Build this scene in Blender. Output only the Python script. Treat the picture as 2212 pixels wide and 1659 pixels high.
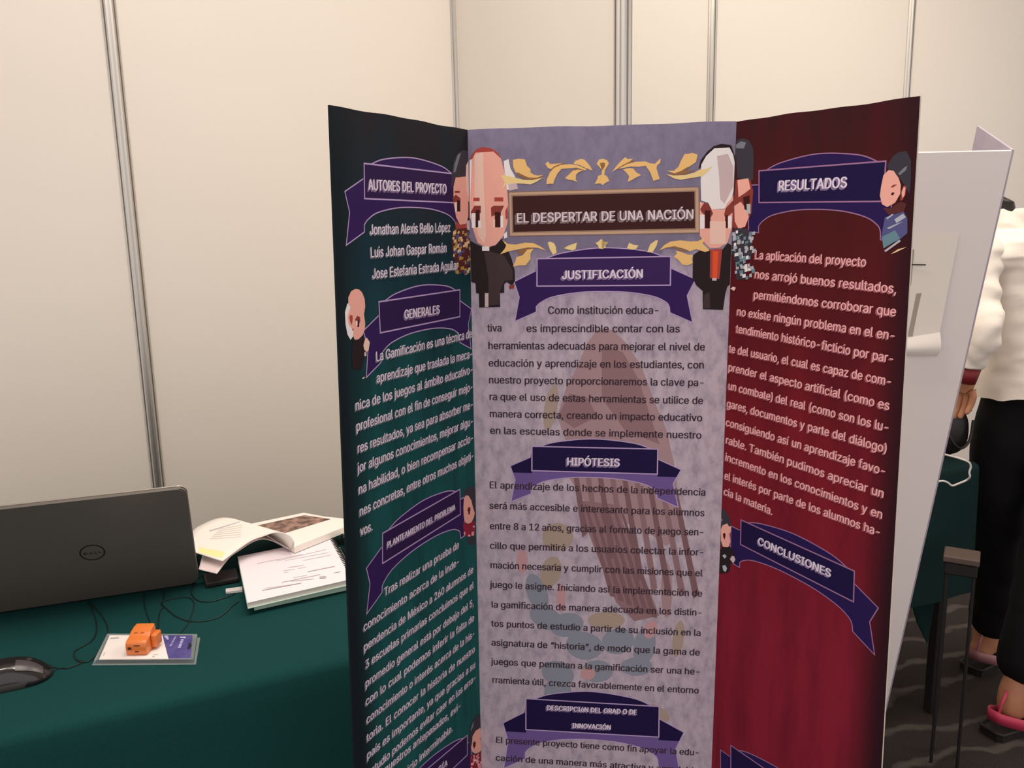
import bpy, bmesh, math, random
from mathutils import Vector, Matrix, noise
from mathutils.geometry import tessellate_polygon

# ------------------------------------------------------------------ camera
S = bpy.context.scene
for o in list(bpy.data.objects): bpy.data.objects.remove(o)
COL = S.collection
IW, IH, FPX, PITCH, ROLL, CAMH = 2212, 1659, 1800.0, math.radians(10.8), math.radians(-1.2), 1.40
_f = Vector((0, math.cos(PITCH), -math.sin(PITCH)))
_u0 = Vector((0, math.sin(PITCH), math.cos(PITCH)))
_r0 = Vector((1, 0, 0))
RT = math.cos(ROLL)*_r0 + math.sin(ROLL)*_u0
UP = -math.sin(ROLL)*_r0 + math.cos(ROLL)*_u0
FW = _f
CO = Vector((0, 0, CAMH))
cd = bpy.data.cameras.new('camera'); cam = bpy.data.objects.new('camera', cd); COL.objects.link(cam)
cd.sensor_fit = 'HORIZONTAL'; cd.sensor_width = 36.0; cd.lens = 36.0*FPX/IW
cd.clip_start = 0.02; cd.clip_end = 60
m = Matrix((RT, UP, -FW)).transposed().to_4x4(); m.translation = CO
cam.matrix_world = m
S.camera = cam

# ------------------------------------------------------------------ light
S.view_settings.view_transform = 'Standard'
S.view_settings.look = 'None'
S.view_settings.gamma = 1
S.view_settings.use_curve_mapping = False
S.view_settings.exposure = 0.0
w = bpy.data.worlds.new('hall_light'); S.world = w; w.use_nodes = True
bg = w.node_tree.nodes['Background']
bg.inputs[0].default_value = (1.0, 0.92, 0.90, 1); bg.inputs[1].default_value = 1.08

def area(name, loc, target, size, power, col, shape='RECTANGLE', size_y=None):
    l = bpy.data.lights.new(name, 'AREA'); l.energy = power; l.color = col; l.shape = shape
    l.size = size
    if shape in ('RECTANGLE', 'ELLIPSE'): l.size_y = size_y or size
    o = bpy.data.objects.new(name, l); COL.objects.link(o); o.location = loc
    d = Vector(target)-Vector(loc)
    o.rotation_euler = d.to_track_quat('-Z', 'Y').to_euler()
    return o
area('ceiling_light_right', (1.75, 2.15, 3.05), (1.75, 2.16, 0), 1.2, 34, (1.0, 0.90, 0.77))
area('ceiling_light_left', (0.0, 1.2, 3.05), (0.0, 1.21, 0), 1.2, 30, (1.0, 0.91, 0.83))
for k in range(3):
    area('ceiling_spot', (-1.15+0.42*k, 0.55-0.06*k, 3.02), (-1.15+0.42*k, 0.56-0.06*k, 0), 0.16, 5, (1.0, 0.88, 0.76), 'DISK')

# ------------------------------------------------------------------ helpers
def ray(x, y): return FW + RT*((x-IW/2)/FPX) - UP*((y-IH/2)/FPX)
def atz(x, y, z):
    d = ray(x, y); return CO + d*((z-CAMH)/d.z)
def atY(x, y, Y):
    d = ray(x, y); return CO + d*(Y/d.y)
def s2l(c):
    c = c/255.0
    return c/12.92 if c <= 0.04045 else ((c+0.055)/1.055)**2.4
def C(r, g, b, k=1.0):
    return tuple(min(0.95, s2l(v)*k) for v in (r, g, b)) + (1,)

MATS = {}
def mat(name, col, rough=0.55, metal=0.0, spec=0.5, noise=None, bump=None, coat=0, trans=0, alpha=1, stretch=None):
    if name in MATS: return MATS[name]
    M = bpy.data.materials.new(name); M.use_nodes = True
    nt = M.node_tree; b = nt.nodes['Principled BSDF']
    b.inputs['Base Color'].default_value = col
    b.inputs['Roughness'].default_value = rough; b.inputs['Metallic'].default_value = metal
    b.inputs['Specular IOR Level'].default_value = spec
    b.inputs['Coat Weight'].default_value = coat
    b.inputs['Transmission Weight'].default_value = trans
    b.inputs['Alpha'].default_value = alpha
    tc = nt.nodes.new('ShaderNodeTexCoord')
    src = tc.outputs['Object']
    if stretch:
        mp = nt.nodes.new('ShaderNodeMapping'); mp.inputs['Scale'].default_value = stretch
        nt.links.new(src, mp.inputs[0]); src = mp.outputs[0]
    if noise:
        sc, am, col2 = noise
        n = nt.nodes.new('ShaderNodeTexNoise'); n.inputs['Scale'].default_value = sc; n.inputs['Detail'].default_value = 6
        r = nt.nodes.new('ShaderNodeValToRGB'); r.color_ramp.elements[0].position = 0.5-am; r.color_ramp.elements[1].position = 0.5+am
        r.color_ramp.elements[0].color = col; r.color_ramp.elements[1].color = col2
        nt.links.new(src, n.inputs[0]); nt.links.new(n.outputs[0], r.inputs[0]); nt.links.new(r.outputs[0], b.inputs['Base Color'])
    if bump:
        sc, st = bump
        n = nt.nodes.new('ShaderNodeTexNoise'); n.inputs['Scale'].default_value = sc; n.inputs['Detail'].default_value = 4
        bp = nt.nodes.new('ShaderNodeBump'); bp.inputs['Strength'].default_value = st; bp.inputs['Distance'].default_value = 0.004
        nt.links.new(src, n.inputs[0]); nt.links.new(n.outputs[0], bp.inputs['Height']); nt.links.new(bp.outputs[0], b.inputs['Normal'])
    MATS[name] = M
    return M

def tag(o, label=None, cat=None, group=None, kind=None):
    if label: o['label'] = label
    if cat: o['category'] = cat
    if group: o['group'] = group
    if kind: o['kind'] = kind
    return o
def empty(name, loc, label, cat, group=None):
    o = bpy.data.objects.new(name, None); COL.objects.link(o); o.location = loc; o.empty_display_size = 0.05
    tag(o, label, cat, group); ORIG[o.name] = Vector(loc); return o
ORIG = {}
def wpos(o):
    return ORIG.get(o.name, Vector((0, 0, 0)))
def mesh(name, verts, faces, mats, parent=None, smooth=False, fm=None, origin=None):
    """verts in world coordinates; stored relative to the parent (or origin)"""
    base = wpos(parent) if parent else (Vector(origin) if origin is not None else Vector((0, 0, 0)))
    me = bpy.data.meshes.new(name)
    me.from_pydata([tuple(Vector(v)-base) for v in verts], [], faces)
    if not isinstance(mats, (list, tuple)): mats = [mats]
    for M in mats: me.materials.append(M)
    if fm:
        for p, i in zip(me.polygons, fm): p.material_index = i
    if smooth:
        for p in me.polygons: p.use_smooth = True
    me.update()
    o = bpy.data.objects.new(name, me); COL.objects.link(o)
    if parent: o.parent = parent; ORIG[o.name] = base
    else: o.location = base; ORIG[o.name] = base
    return o
def bm_obj(name, bm, mats, parent=None, smooth=False, origin=None):
    bm.verts.index_update()
    v = [x.co.copy() for x in bm.verts]; f = [[q.index for q in p.verts] for p in bm.faces]; fm = [p.material_index for p in bm.faces]
    bm.free()
    return mesh(name, v, f, mats, parent, smooth, fm, origin)
def box_bm(bm, cen, ax, ay, az, sx, sy, sz, bevel=0, seg=2, mi=0):
    """a box with half-less sizes along three axis vectors, optional bevel"""
    t = bmesh.new()
    bmesh.ops.create_cube(t, size=1)
    bmesh.ops.scale(t, vec=(sx, sy, sz), verts=t.verts)
    if bevel: bmesh.ops.bevel(t, geom=list(t.edges), offset=bevel, segments=seg, profile=0.5, affect='EDGES')
    M = Matrix((ax, ay, az)).transposed()
    for v in t.verts: v.co = M @ v.co + Vector(cen)
    off = len(bm.verts); bm.verts.ensure_lookup_table()
    vs = [bm.verts.new(v.co) for v in t.verts]
    for f in t.faces:
        nf = bm.faces.new([vs[v.index] for v in f.verts]); nf.material_index = mi
    t.free()
def box(name, cen, ax, ay, az, sx, sy, sz, M, parent=None, bevel=0, seg=2, smooth=False, origin=None):
    bm = bmesh.new(); box_bm(bm, cen, ax, ay, az, sx, sy, sz, bevel, seg)
    return bm_obj(name, bm, M, parent, smooth, origin)
X3, Y3, Z3 = Vector((1, 0, 0)), Vector((0, 1, 0)), Vector((0, 0, 1))
def smooth_path(pts, n=8):
    out = []
    P = [Vector(p) for p in pts]
    for i in range(len(P)-1):
        p0, p1, p2, p3 = P[max(i-1, 0)], P[i], P[i+1], P[min(i+2, len(P)-1)]
        for k in range(n):
            t = k/n
            out.append(0.5*((2*p1)+(-p0+p2)*t+(2*p0-5*p1+4*p2-p3)*t*t+(-p0+3*p1-3*p2+p3)*t**3))
    out.append(P[-1]); return out
def tube_geo(path, r, seg=8, v=None, f=None):
    v = [] if v is None else v; f = [] if f is None else f
    b0 = len(v); n = len(path)
    prev = None
    for i, p in enumerate(path):
        t = (path[min(i+1, n-1)]-path[max(i-1, 0)]).normalized()
        if prev is None:
            a = t.orthogonal().normalized()
        else:
            a = (prev - t*prev.dot(t)); a = a.normalized() if a.length > 1e-6 else t.orthogonal().normalized()
        prev = a; b = t.cross(a)
        rr = r[i] if isinstance(r, (list, tuple)) else r
        for k in range(seg):
            an = 2*math.pi*k/seg; v.append(p + (a*math.cos(an)+b*math.sin(an))*rr)
    for i in range(n-1):
        for k in range(seg):
            f.append((b0+i*seg+k, b0+i*seg+(k+1) % seg, b0+(i+1)*seg+(k+1) % seg, b0+(i+1)*seg+k))
    f.append(tuple(b0+k for k in reversed(range(seg)))); f.append(tuple(b0+(n-1)*seg+k for k in range(seg)))
    return v, f
def tube(name, path, r, M, parent=None, seg=8, n=8, origin=None):
    v, f = tube_geo(smooth_path(path, n) if n > 1 else [Vector(p) for p in path], r, seg)
    return mesh(name, v, f, M, parent, True, origin=origin)
def skin(name, verts, edges, M, parent=None, sub=2, root=0, shape=None, origin=None):
    """one continuous surface grown round a skeleton: verts = [(co, rx, ry)]"""
    me = bpy.data.meshes.new(name+'_skeleton')
    me.from_pydata([tuple(v[0]) for v in verts], edges, [])
    o = bpy.data.objects.new(name+'_skeleton', me); COL.objects.link(o)
    md = o.modifiers.new('s', 'SKIN'); md.use_smooth_shade = True
    for i, v in enumerate(verts):
        sv = me.skin_vertices[0].data[i]; sv.radius = (v[1], v[2]); sv.use_root = (i == root)
    sb = o.modifiers.new('b', 'SUBSURF'); sb.levels = sub; sb.render_levels = sub
    dg = bpy.context.evaluated_depsgraph_get(); dg.update()
    ev = o.evaluated_get(dg); m2 = ev.to_mesh()
    V = [v.co.copy() for v in m2.vertices]; F = [tuple(p.vertices) for p in m2.polygons]
    ev.to_mesh_clear(); bpy.data.objects.remove(o); bpy.data.meshes.remove(me)
    if shape: V = shape(V)
    return mesh(name, V, F, M, parent, True, origin=origin)

# ------------------------------------------------------------------ setting
AZ = math.radians(65.75)
WU = Vector((math.sin(AZ), math.cos(AZ), 0))           # along the back wall
WQ = Vector((math.cos(AZ), -math.sin(AZ), 0))          # out of the back wall, towards the aisle
P1 = Vector((-0.156, 2.816, 0))
panel_m = mat('partition_panel', C(236, 229, 219), 0.5, noise=(1.2, 0.3, C(232, 224, 213)), bump=(260, 0.04))
alu = mat('aluminium', C(206, 202, 196), 0.38, 0.85, bump=(60, 0.02), stretch=(1, 1, 0.05))
carpet = mat('carpet', C(52, 47, 44), 0.95, spec=0.1)
def make_carpet():
    nt = carpet.node_tree; b = nt.nodes['Principled BSDF']
    tc = nt.nodes.new('ShaderNodeTexCoord'); mp = nt.nodes.new('ShaderNodeMapping')
    mp.inputs['Rotation'].default_value = (0, 0, 1.22)
    wv = nt.nodes.new('ShaderNodeTexWave'); wv.inputs['Scale'].default_value = 2.3; wv.inputs['Distortion'].default_value = 6.5
    wv.inputs['Detail'].default_value = 3; wv.inputs['Detail Scale'].default_value = 1.6
    r1 = nt.nodes.new('ShaderNodeValToRGB'); r1.color_ramp.elements[0].position = 0.84; r1.color_ramp.elements[1].position = 0.99
    r1.color_ramp.elements[0].color = (0, 0, 0, 1); r1.color_ramp.elements[1].color = (1, 1, 1, 1)
    n2 = nt.nodes.new('ShaderNodeTexNoise'); n2.inputs['Scale'].default_value = 420; n2.inputs['Detail'].default_value = 3
    r2 = nt.nodes.new('ShaderNodeValToRGB'); r2.color_ramp.elements[0].position = 0.3; r2.color_ramp.elements[1].position = 0.75
    r2.color_ramp.elements[0].color = C(34, 30, 30); r2.color_ramp.elements[1].color = C(76, 69, 66)
    r3 = nt.nodes.new('ShaderNodeValToRGB'); r3.color_ramp.elements[0].position = 0.3; r3.color_ramp.elements[1].position = 0.75
    r3.color_ramp.elements[0].color = C(78, 71, 68); r3.color_ramp.elements[1].color = C(136, 127, 120)
    n3 = nt.nodes.new('ShaderNodeTexNoise'); n3.inputs['Scale'].default_value = 5
    mu = nt.nodes.new('ShaderNodeMath'); mu.operation = 'MULTIPLY'
    mx = nt.nodes.new('ShaderNodeMix'); mx.data_type = 'RGBA'
    L = nt.links.new
    L(tc.outputs['Object'], mp.inputs[0]); L(mp.outputs[0], wv.inputs[0]); L(tc.outputs['Object'], n2.inputs[0]); L(tc.outputs['Object'], n3.inputs[0])
    L(wv.outputs[1], r1.inputs[0]); L(n2.outputs[0], r2.inputs[0]); L(n2.outputs[0], r3.inputs[0])
    L(r1.outputs[0], mu.inputs[0]); L(n3.outputs[0], mu.inputs[1])
    L(mu.outputs[0], mx.inputs[0]); L(r2.outputs[0], mx.inputs[6]); L(r3.outputs[0], mx.inputs[7]); L(mx.outputs[2], b.inputs['Base Color'])
    bp = nt.nodes.new('ShaderNodeBump'); bp.inputs['Strength'].default_value = 0.5; bp.inputs['Distance'].default_value = 0.004
    L(n2.outputs[0], bp.inputs['Height']); L(bp.outputs[0], b.inputs['Normal'])
make_carpet()
tag(mesh('floor', [(-5, -2, 0), (7, -2, 0), (7, 7, 0), (-5, 7, 0)], [(0, 1, 2, 3)], carpet), 'dark grey hall carpet with wavy pale lines', 'floor', kind='structure')
ceil_m = mat('ceiling_paint', C(226, 218, 206), 0.8)
tag(mesh('ceiling', [(-5, -2, 3.1), (-5, 7, 3.1), (7, 7, 3.1), (7, -2, 3.1)], [(0, 1, 2, 3)], ceil_m), 'plain ceiling above the exhibition hall', 'ceiling', kind='structure')
PH = 2.5
def wall_run(name, a, d, length, label):
    bm = bmesh.new(); q = Vector((d.y, -d.x, 0))
    box_bm(bm, a+d*(length/2)+Z3*(PH/2), d, q, Z3, length, 0.008, PH)
    return tag(bm_obj(name, bm, panel_m), label, 'wall', kind='structure')
wall_run('wall_back', P1-WU*3, WU, 8, 'cream white partition panels of the booth behind the table')
wall_run('wall_side', P1+WQ*0.01, WQ, 0.98, 'greyer short side partition panel between the two booths')
def post(name, p, label):
    # octagonal extrusion with a slot in each face
    prof = []
    R0 = 0.0205
    for k in range(8):
        a0, a1 = math.radians(45*k-22.5), math.radians(45*k+22.5)
        c0 = Vector((math.cos(a0), math.sin(a0), 0))*R0; c1 = Vector((math.cos(a1), math.sin(a1), 0))*R0
        nn = Vector((math.cos(math.radians(45*k)), math.sin(math.radians(45*k)), 0))
        prof += [c0, c0.lerp(c1, 0.34), c0.lerp(c1, 0.34)-nn*0.006, c0.lerp(c1, 0.66)-nn*0.006, c0.lerp(c1, 0.66)]
    rot = Matrix.Rotation(math.atan2(WQ.y, WQ.x), 3, 'Z')
    prof = [rot @ v for v in prof]; n = len(prof)
    v = [p+q for q in prof]+[p+q+Z3*(PH+0.02) for q in prof]
    f = [(i, (i+1) % n, n+(i+1) % n, n+i) for i in range(n)] + [tuple(range(n, 2*n))]
    return tag(mesh(name, v, f, alu), label, 'post', kind='structure')
posts = [(-2, 'aluminium partition post left of the table'), (-1, 'aluminium partition post behind the laptop'), (0, 'aluminium post where side panel meets back wall'),
         (1, 'aluminium post above the right fold of the poster'), (2, 'aluminium post behind the white board'), (3, 'aluminium post behind the person'), (4, 'aluminium post at far right of back wall')]
for i, (k, lab) in enumerate(posts): post('trim_%d' % (i+1), P1+WU*k, lab)
post('trim_8', P1+WQ, 'grooved aluminium end post of the side partition above the poster')
# small scuff on the far panel, rails at the foot and head of the wall
rail = bmesh.new()
for z in (0.05, PH-0.025):
    for k in range(-3, 5):
        box_bm(rail, P1+WU*(k+0.5)+Z3*z, WU, WQ, Z3, 0.955, 0.02, 0.04)
    box_bm(rail, P1+WQ*0.5+Z3*z, WQ, WU, Z3, 0.955, 0.02, 0.04)
tag(bm_obj('trim_9', rail, alu), 'aluminium rails along foot and head of the partitions', 'rail', kind='structure')

# ------------------------------------------------------------------ draped table
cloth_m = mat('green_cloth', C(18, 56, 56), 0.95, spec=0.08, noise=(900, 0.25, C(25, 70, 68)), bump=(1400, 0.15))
F0 = atz(0, 1600, 0.75); F1 = atz(760, 1420, 0.75)
TU = Vector((WU.x, WU.y, 0)); TN = Vector((WU.y, -WU.x, 0))       # along the table, out of its front
FE = F1.copy(); FE.z = 0
def draped(name, right_front, length, depth, ztop, hem, label, folds, U=TU, N=TN, M=cloth_m, amp=0.012, sag=None):
    """cloth over a table: flat top, rounded edge, hanging sides with soft folds"""
    rf = Vector((right_front.x, right_front.y, 0))
    per = []                                  # perimeter with outward normals, corners rounded
    r = 0.03
    cs = [(rf-U*length, -U, N), (rf, N, U), (rf-N*depth, U, -N), (rf-U*length-N*depth, -N, -U)]
    for (c, n0, n1) in cs:
        cc = c - n0*r - n1*r
        for k in range(5):
            a = k/4*math.pi/2; d = n0*math.cos(a)+n1*math.sin(a)
            per.append((cc+d*r, d))
    full = []
    for i in range(len(per)):
        (p, d), (p2, d2) = per[i], per[(i+1) % len(per)]
        L = (p2-p).length; n = max(1, int(L/0.03))
        for k in range(n): full.append((p.lerp(p2, k/n), d.lerp(d2, k/n).normalized()))
    prof = [(-0.022, 0.0), (-0.010, -0.002), (-0.003, -0.007), (0.0, -0.016), (0.002, -0.05)]
    H = ztop-hem
    for k in range(1, 9): prof.append((0.002+0.02*k/8, -0.05-(H-0.05)*k/8))
    v, f = [], []
    n = len(full); s = 0
    for j, (o, dz) in enumerate(prof):
        s = 0
        for i, (p, d) in enumerate(full):
            if i: s += (full[i][0]-full[i-1][0]).length
            w_ = max(0, (-dz-0.03)/H)
            q = amp*min(1, w_*1.6)*(math.sin(s*folds+1.0)+0.5*math.sin(s*folds*2.3+.4))
            v.append(p+d*(o+q)+Z3*(ztop+dz))
    for j in range(len(prof)-1):
        for i in range(n):
            a, b = j*n+i, j*n+(i+1) % n
            f.append((a, b, b+n, a+n))
    f.append(tuple(reversed(range(n))))
    for q in range(len(f)-1): f[q] = tuple(reversed(f[q]))
    f[-1] = tuple(range(n))
    bm = bmesh.new()
    vs = [bm.verts.new(x) for x in v]
    for q in f: bm.faces.new([vs[i] for i in q])
    bmesh.ops.recalc_face_normals(bm, faces=bm.faces)
    o = bm_obj(name, bm, M, None, True, origin=rf-U*(length/2)-N*(depth/2))
    return tag(o, label, 'table')
RF = FE + TU*0.46
draped('draped_table', RF, 1.9, 0.645, 0.75, 0.004, 'table under a dark green floor-length cloth carrying the laptop and books', 11)
TZ = 0.75

# ------------------------------------------------------------------ laptop
def build_laptop():
    hp = atz(430, 1258, TZ+0.004)
    u = Vector((0.945, 0.329, 0)).normalized(); nrm = Vector((u.y, -u.x, 0))
    Wd, Hh = 0.378, 0.252
    a = math.radians(29)
    up = nrm*math.sin(a)+Z3*math.cos(a); out = nrm*math.cos(a)-Z3*math.sin(a)
    L = empty('laptop', hp-u*Wd/2+Z3*0.0-Z3*0.003, 'open dark grey laptop with round logo on its lid, back to the camera', 'laptop')
    lid_m = mat('laptop_grey', C(112, 106, 100), 0.45, 0.35, noise=(1500, 0.3, C(100, 95, 90)))
    rim_m = mat('laptop_rim', C(205, 198, 190), 0.3, 0.9)
    blk = mat('black_plastic', C(22, 21, 22), 0.4)
    def slab(name, cen, ax, ay, az, sx, sy, th, M, rad, parent, bev=0.0016):
        pts = []
        for (cx, cy, a0) in ((1, 1, 0), (-1, 1, 90), (-1, -1, 180), (1, -1, 270)):
            for k in range(6):
                an = math.radians(a0+90*k/5); pts.append((cx*(sx/2-rad)+rad*math.cos(an), cy*(sy/2-rad)+rad*math.sin(an)))
        bm = bmesh.new()
        lo = [bm.verts.new((x, y, -th/2)) for x, y in pts]; hi = [bm.verts.new((x, y, th/2)) for x, y in pts]
        n = len(pts)
        bm.faces.new(hi); bm.faces.new(list(reversed(lo)))
        for i in range(n): bm.faces.new((lo[i], lo[(i+1) % n], hi[(i+1) % n], hi[i]))
        if bev: bmesh.ops.bevel(bm, geom=[e for e in bm.edges if abs(e.verts[0].co.z-e.verts[1].co.z) < 1e-6], offset=bev, segments=2, affect='EDGES')
        Mx = Matrix((ax, ay, az)).transposed()
        for q in bm.verts: q.co = Mx @ q.co + Vector(cen)
        return bm_obj(name, bm, M, parent)
    hinge = hp - u*(Wd/2) + Z3*0.014
    bc = hinge - nrm*0.120
    base = slab('base', bc+Z3*(-0.014+0.009-0.001), u, -nrm, Z3, Wd-0.014, 0.240, 0.016, blk, 0.012, L)
    lidc = hinge + up*(Hh/2-0.012) + out*0.004
    lid = slab('lid', lidc, u, up, out, Wd, Hh, 0.007, lid_m, 0.014, L)
    slab('lid_rim', lidc-out*0.0042, u, up, out, Wd+0.0018, Hh+0.0018, 0.0022, rim_m, 0.015, lid, 0)
    slab('screen', lidc-out*0.0058, u, up, out, Wd-0.02, Hh-0.03, 0.0008, mat('screen_glass', C(12, 12, 14), 0.1), 0.004, L, 0)
    bm = bmesh.new()
    for r in range(6):
        for c in range(15):
            box_bm(bm, bc+Z3*0.0045+u*((c-7)*0.0225)-nrm*(-0.075+r*0.021), u, -nrm, Z3, 0.018, 0.0165, 0.0022)
    bm_obj('keyboard', bm, mat('key_black', C(30, 29, 30), 0.6), L)
    tp = slab('touchpad', bc+Z3*0.0034-nrm*0.088, u, -nrm, Z3, 0.105, 0.06, 0.001, lid_m, 0.004, L, 0)
    # logo: ring and four letters on the lid
    d = ray(199.5, 1193.5); tt = ((lidc+out*0.0036)-CO).dot(out)/d.dot(out); lc = CO+d*tt+out*0.0003
    v, f = [], []
    n = 40
    for k in range(n):
        an = 2*math.pi*k/n
        for rr in (0.0178, 0.0198):
            v.append(lc+(u*math.cos(an)+up*math.sin(an))*rr)
    for k in range(n): f.append((2*k, 2*k+1, (2*k+3) % (2*n), (2*k+2) % (2*n)))
    lm = mat('logo_black', C(20, 20, 19), 0.35)
    mesh('logo_ring', v, f, lm, lid)
    tv, tf = text_geo('D', 0.0105, 1.25); parts = [(tv, tf, -0.0140, 0)]
    tv, tf = text_geo('E', 0.0105, 1.25); parts.append((tv, tf, -0.0052, 32))
    tv, tf = text_geo('L', 0.0105, 1.25); parts.append((tv, tf, 0.0030, 0)); parts.append((tv, tf, 0.0090, 0))
    V, F = [], []
    for tv, tf, x0, rot in parts:
        b = len(V); c_, s_ = math.cos(math.radians(rot)), math.sin(math.radians(rot))
        for (x, y) in tv:
            if rot: x, y = 0.0034+(x-0.0034)*c_-(y-0.0038)*s_, 0.0038+(x-0.0034)*s_+(y-0.0038)*c_
            V.append(lc+u*(x0+x)+up*(y-0.0038)+out*0.0001)
        F += [tuple(b+i for i in q) for q in tf]
    mesh('logo_letters', V, F, lm, lid)

# ------------------------------------------------------------------ lettering
_tc = {}
import os
FONT = None
try:
    FONT = bpy.data.fonts.load(os.path.join(bpy.utils.system_resource('DATAFILES'), 'fonts', 'Inter.woff2'))
except Exception:
    FONT = None
def text_geo(s, em, xs=1.0, bold=0.0):
    """flat glyph outlines of one word: 2D verts, faces"""
    key = (s, round(bold, 4))
    if key not in _tc:
        cu = bpy.data.curves.new('t', 'FONT'); cu.body = s; cu.size = 1.0; cu.resolution_u = 3; cu.fill_mode = 'FRONT'; cu.offset = bold
        if FONT: cu.font = FONT
        ob = bpy.data.objects.new('t', cu); COL.objects.link(ob)
        me = ob.to_mesh()
        v = [(q.co.x, q.co.y) for q in me.vertices]; f = [tuple(p.vertices) for p in me.polygons]
        ob.to_mesh_clear(); bpy.data.objects.remove(ob); bpy.data.curves.remove(cu)
        _tc[key] = (v, f)
    v, f = _tc[key]
    return [(x*em*xs, y*em) for x, y in v], f
CAP = 0.727

build_laptop()

# ------------------------------------------------------------------ folding poster
ZT = 1.528
A_, B_, C_, D_ = [atz(x, y, ZT) for x, y in ((712, 228), (1010, 280), (1591, 262), (1988, 204))]
PB = 0.0
PK = 1.75
class Panel:
    """one flat panel; O = foot of its hinge edge, V = along the hinge, U = across"""
    def __init__(s, name, foot, head, other, flip=False):
        s.name = name; s.V = (head-foot).normalized(); s.H = ZT
        d = other-head; d = (d-s.V*d.dot(s.V))
        if flip: d = -d
        s.W = d.length; s.U = d.normalized(); s.N = s.U.cross(s.V).normalized()
        s.O = foot - (s.U*s.W if flip else Vector((0, 0, 0)))
        if s.N.y > 0 and name == 'mid': s.N = -s.N
    def px(s, x, y):
        d = ray(x, y); t = (s.O-CO).dot(s.N)/d.dot(s.N); p = CO+d*t-s.O
        return (p.dot(s.U), p.dot(s.V))
    def xyz(s, u, v, h=0.0): return s.O+s.U*u+s.V*v+s.N*h
B0, C0 = Vector((B_.x, B_.y, 0)), Vector((C_.x, C_.y, 0))
MID = Panel('mid', B0, B_, C_)
def hinge_foot(top, px_low):
    """foot of a slanting fold in the plane of the centre panel"""
    (u0, z0) = ((top-MID.O).dot(MID.U), ZT); (u1, z1) = MID.px(*px_low)
    u = u0+(u1-u0)*(z0/(z0-z1)); return MID.xyz(u, 0), u
BF, UB = hinge_foot(B_, (1040, 1659)); CF, UC = hinge_foot(C_, (1537, 1659))
LEFT, RIGHT = Panel('left', BF, B_, A_, True), Panel('right', CF, C_, D_)
poster = empty('folding_poster', (B_.x*0.5+C_.x*0.5, B_.y*0.5+C_.y*0.5, 0), 'tall three-fold printed poster with teal, lavender and red panels in front of table', 'poster')
edge_m = mat('poster_edge', C(226, 216, 200), 0.7)
def print_mat(name, stops_v, n_scale, n_col, n_amt, edge_dark=None, stretch=(1, 1, 1), tint=None):
    M = bpy.data.materials.new(name); M.use_nodes = True; nt = M.node_tree; b = nt.nodes['Principled BSDF']
    b.inputs['Roughness'].default_value = 0.65; b.inputs['Specular IOR Level'].default_value = 0.1
    L = nt.links.new
    uv = nt.nodes.new('ShaderNodeUVMap'); sp = nt.nodes.new('ShaderNodeSeparateXYZ'); L(uv.outputs[0], sp.inputs[0])
    r = nt.nodes.new('ShaderNodeValToRGB'); e = r.color_ramp.elements
    e[0].position, e[0].color = stops_v[0][0], stops_v[0][1]; e[1].position, e[1].color = stops_v[-1][0], stops_v[-1][1]
    for p, c in stops_v[1:-1]:
        q = e.new(p); q.color = c
    mr = nt.nodes.new('ShaderNodeMapping'); mr.inputs['Scale'].default_value = stretch
    L(uv.outputs[0], mr.inputs[0])
    n0 = nt.nodes.new('ShaderNodeTexNoise'); n0.inputs['Scale'].default_value = 5; n0.inputs['Detail'].default_value = 4
    L(uv.outputs[0], n0.inputs[0])
    ad = nt.nodes.new('ShaderNodeMath'); ad.operation = 'MULTIPLY_ADD'; ad.inputs[1].default_value = 0.16; L(n0.outputs[0], ad.inputs[0])
    sb = nt.nodes.new('ShaderNodeMath'); sb.operation = 'SUBTRACT'; sb.inputs[1].default_value = 0.08; L(sp.outputs[1], sb.inputs[0]); L(sb.outputs[0], ad.inputs[2])
    L(ad.outputs[0], r.inputs[0])
    n1 = nt.nodes.new('ShaderNodeTexNoise'); n1.inputs['Scale'].default_value = n_scale; n1.inputs['Detail'].default_value = 9; n1.inputs['Roughness'].default_value = 0.65
    L(mr.outputs[0], n1.inputs[0])
    rr = nt.nodes.new('ShaderNodeValToRGB'); rr.color_ramp.elements[0].position = 0.42; rr.color_ramp.elements[1].position = 0.72
    L(n1.outputs[0], rr.inputs[0])
    am = nt.nodes.new('ShaderNodeMath'); am.operation = 'MULTIPLY'; am.inputs[1].default_value = n_amt; L(rr.outputs[0], am.inputs[0])
    mx = nt.nodes.new('ShaderNodeMix'); mx.data_type = 'RGBA'; L(am.outputs[0], mx.inputs[0]); L(r.outputs[0], mx.inputs[6]); mx.inputs[7].default_value = n_col
    last = mx.outputs[2]
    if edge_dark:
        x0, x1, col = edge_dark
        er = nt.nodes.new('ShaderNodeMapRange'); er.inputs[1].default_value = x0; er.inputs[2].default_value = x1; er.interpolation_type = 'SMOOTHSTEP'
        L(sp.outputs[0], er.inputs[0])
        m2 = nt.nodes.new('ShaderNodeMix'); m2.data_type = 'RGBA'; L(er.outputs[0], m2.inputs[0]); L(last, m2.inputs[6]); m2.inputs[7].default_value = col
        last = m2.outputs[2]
    L(last, b.inputs['Base Color'])
    return M
def vv(y, P, x): return P.px(x, y)[1]/ZT
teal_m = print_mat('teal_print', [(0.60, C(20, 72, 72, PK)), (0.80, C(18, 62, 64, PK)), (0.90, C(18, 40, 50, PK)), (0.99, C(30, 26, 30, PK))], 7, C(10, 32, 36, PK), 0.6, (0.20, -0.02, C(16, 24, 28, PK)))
lav_m = print_mat('lavender_print', [(0.40, C(154, 142, 153, PK)), (0.80, C(158, 146, 156, PK)), (0.875, C(146, 134, 150, PK)), (0.90, C(100, 94, 114, PK)), (1.0, C(112, 105, 126, PK))], 7, C(88, 82, 102, PK), 0.6, stretch=(4, 9, 1))
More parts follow.
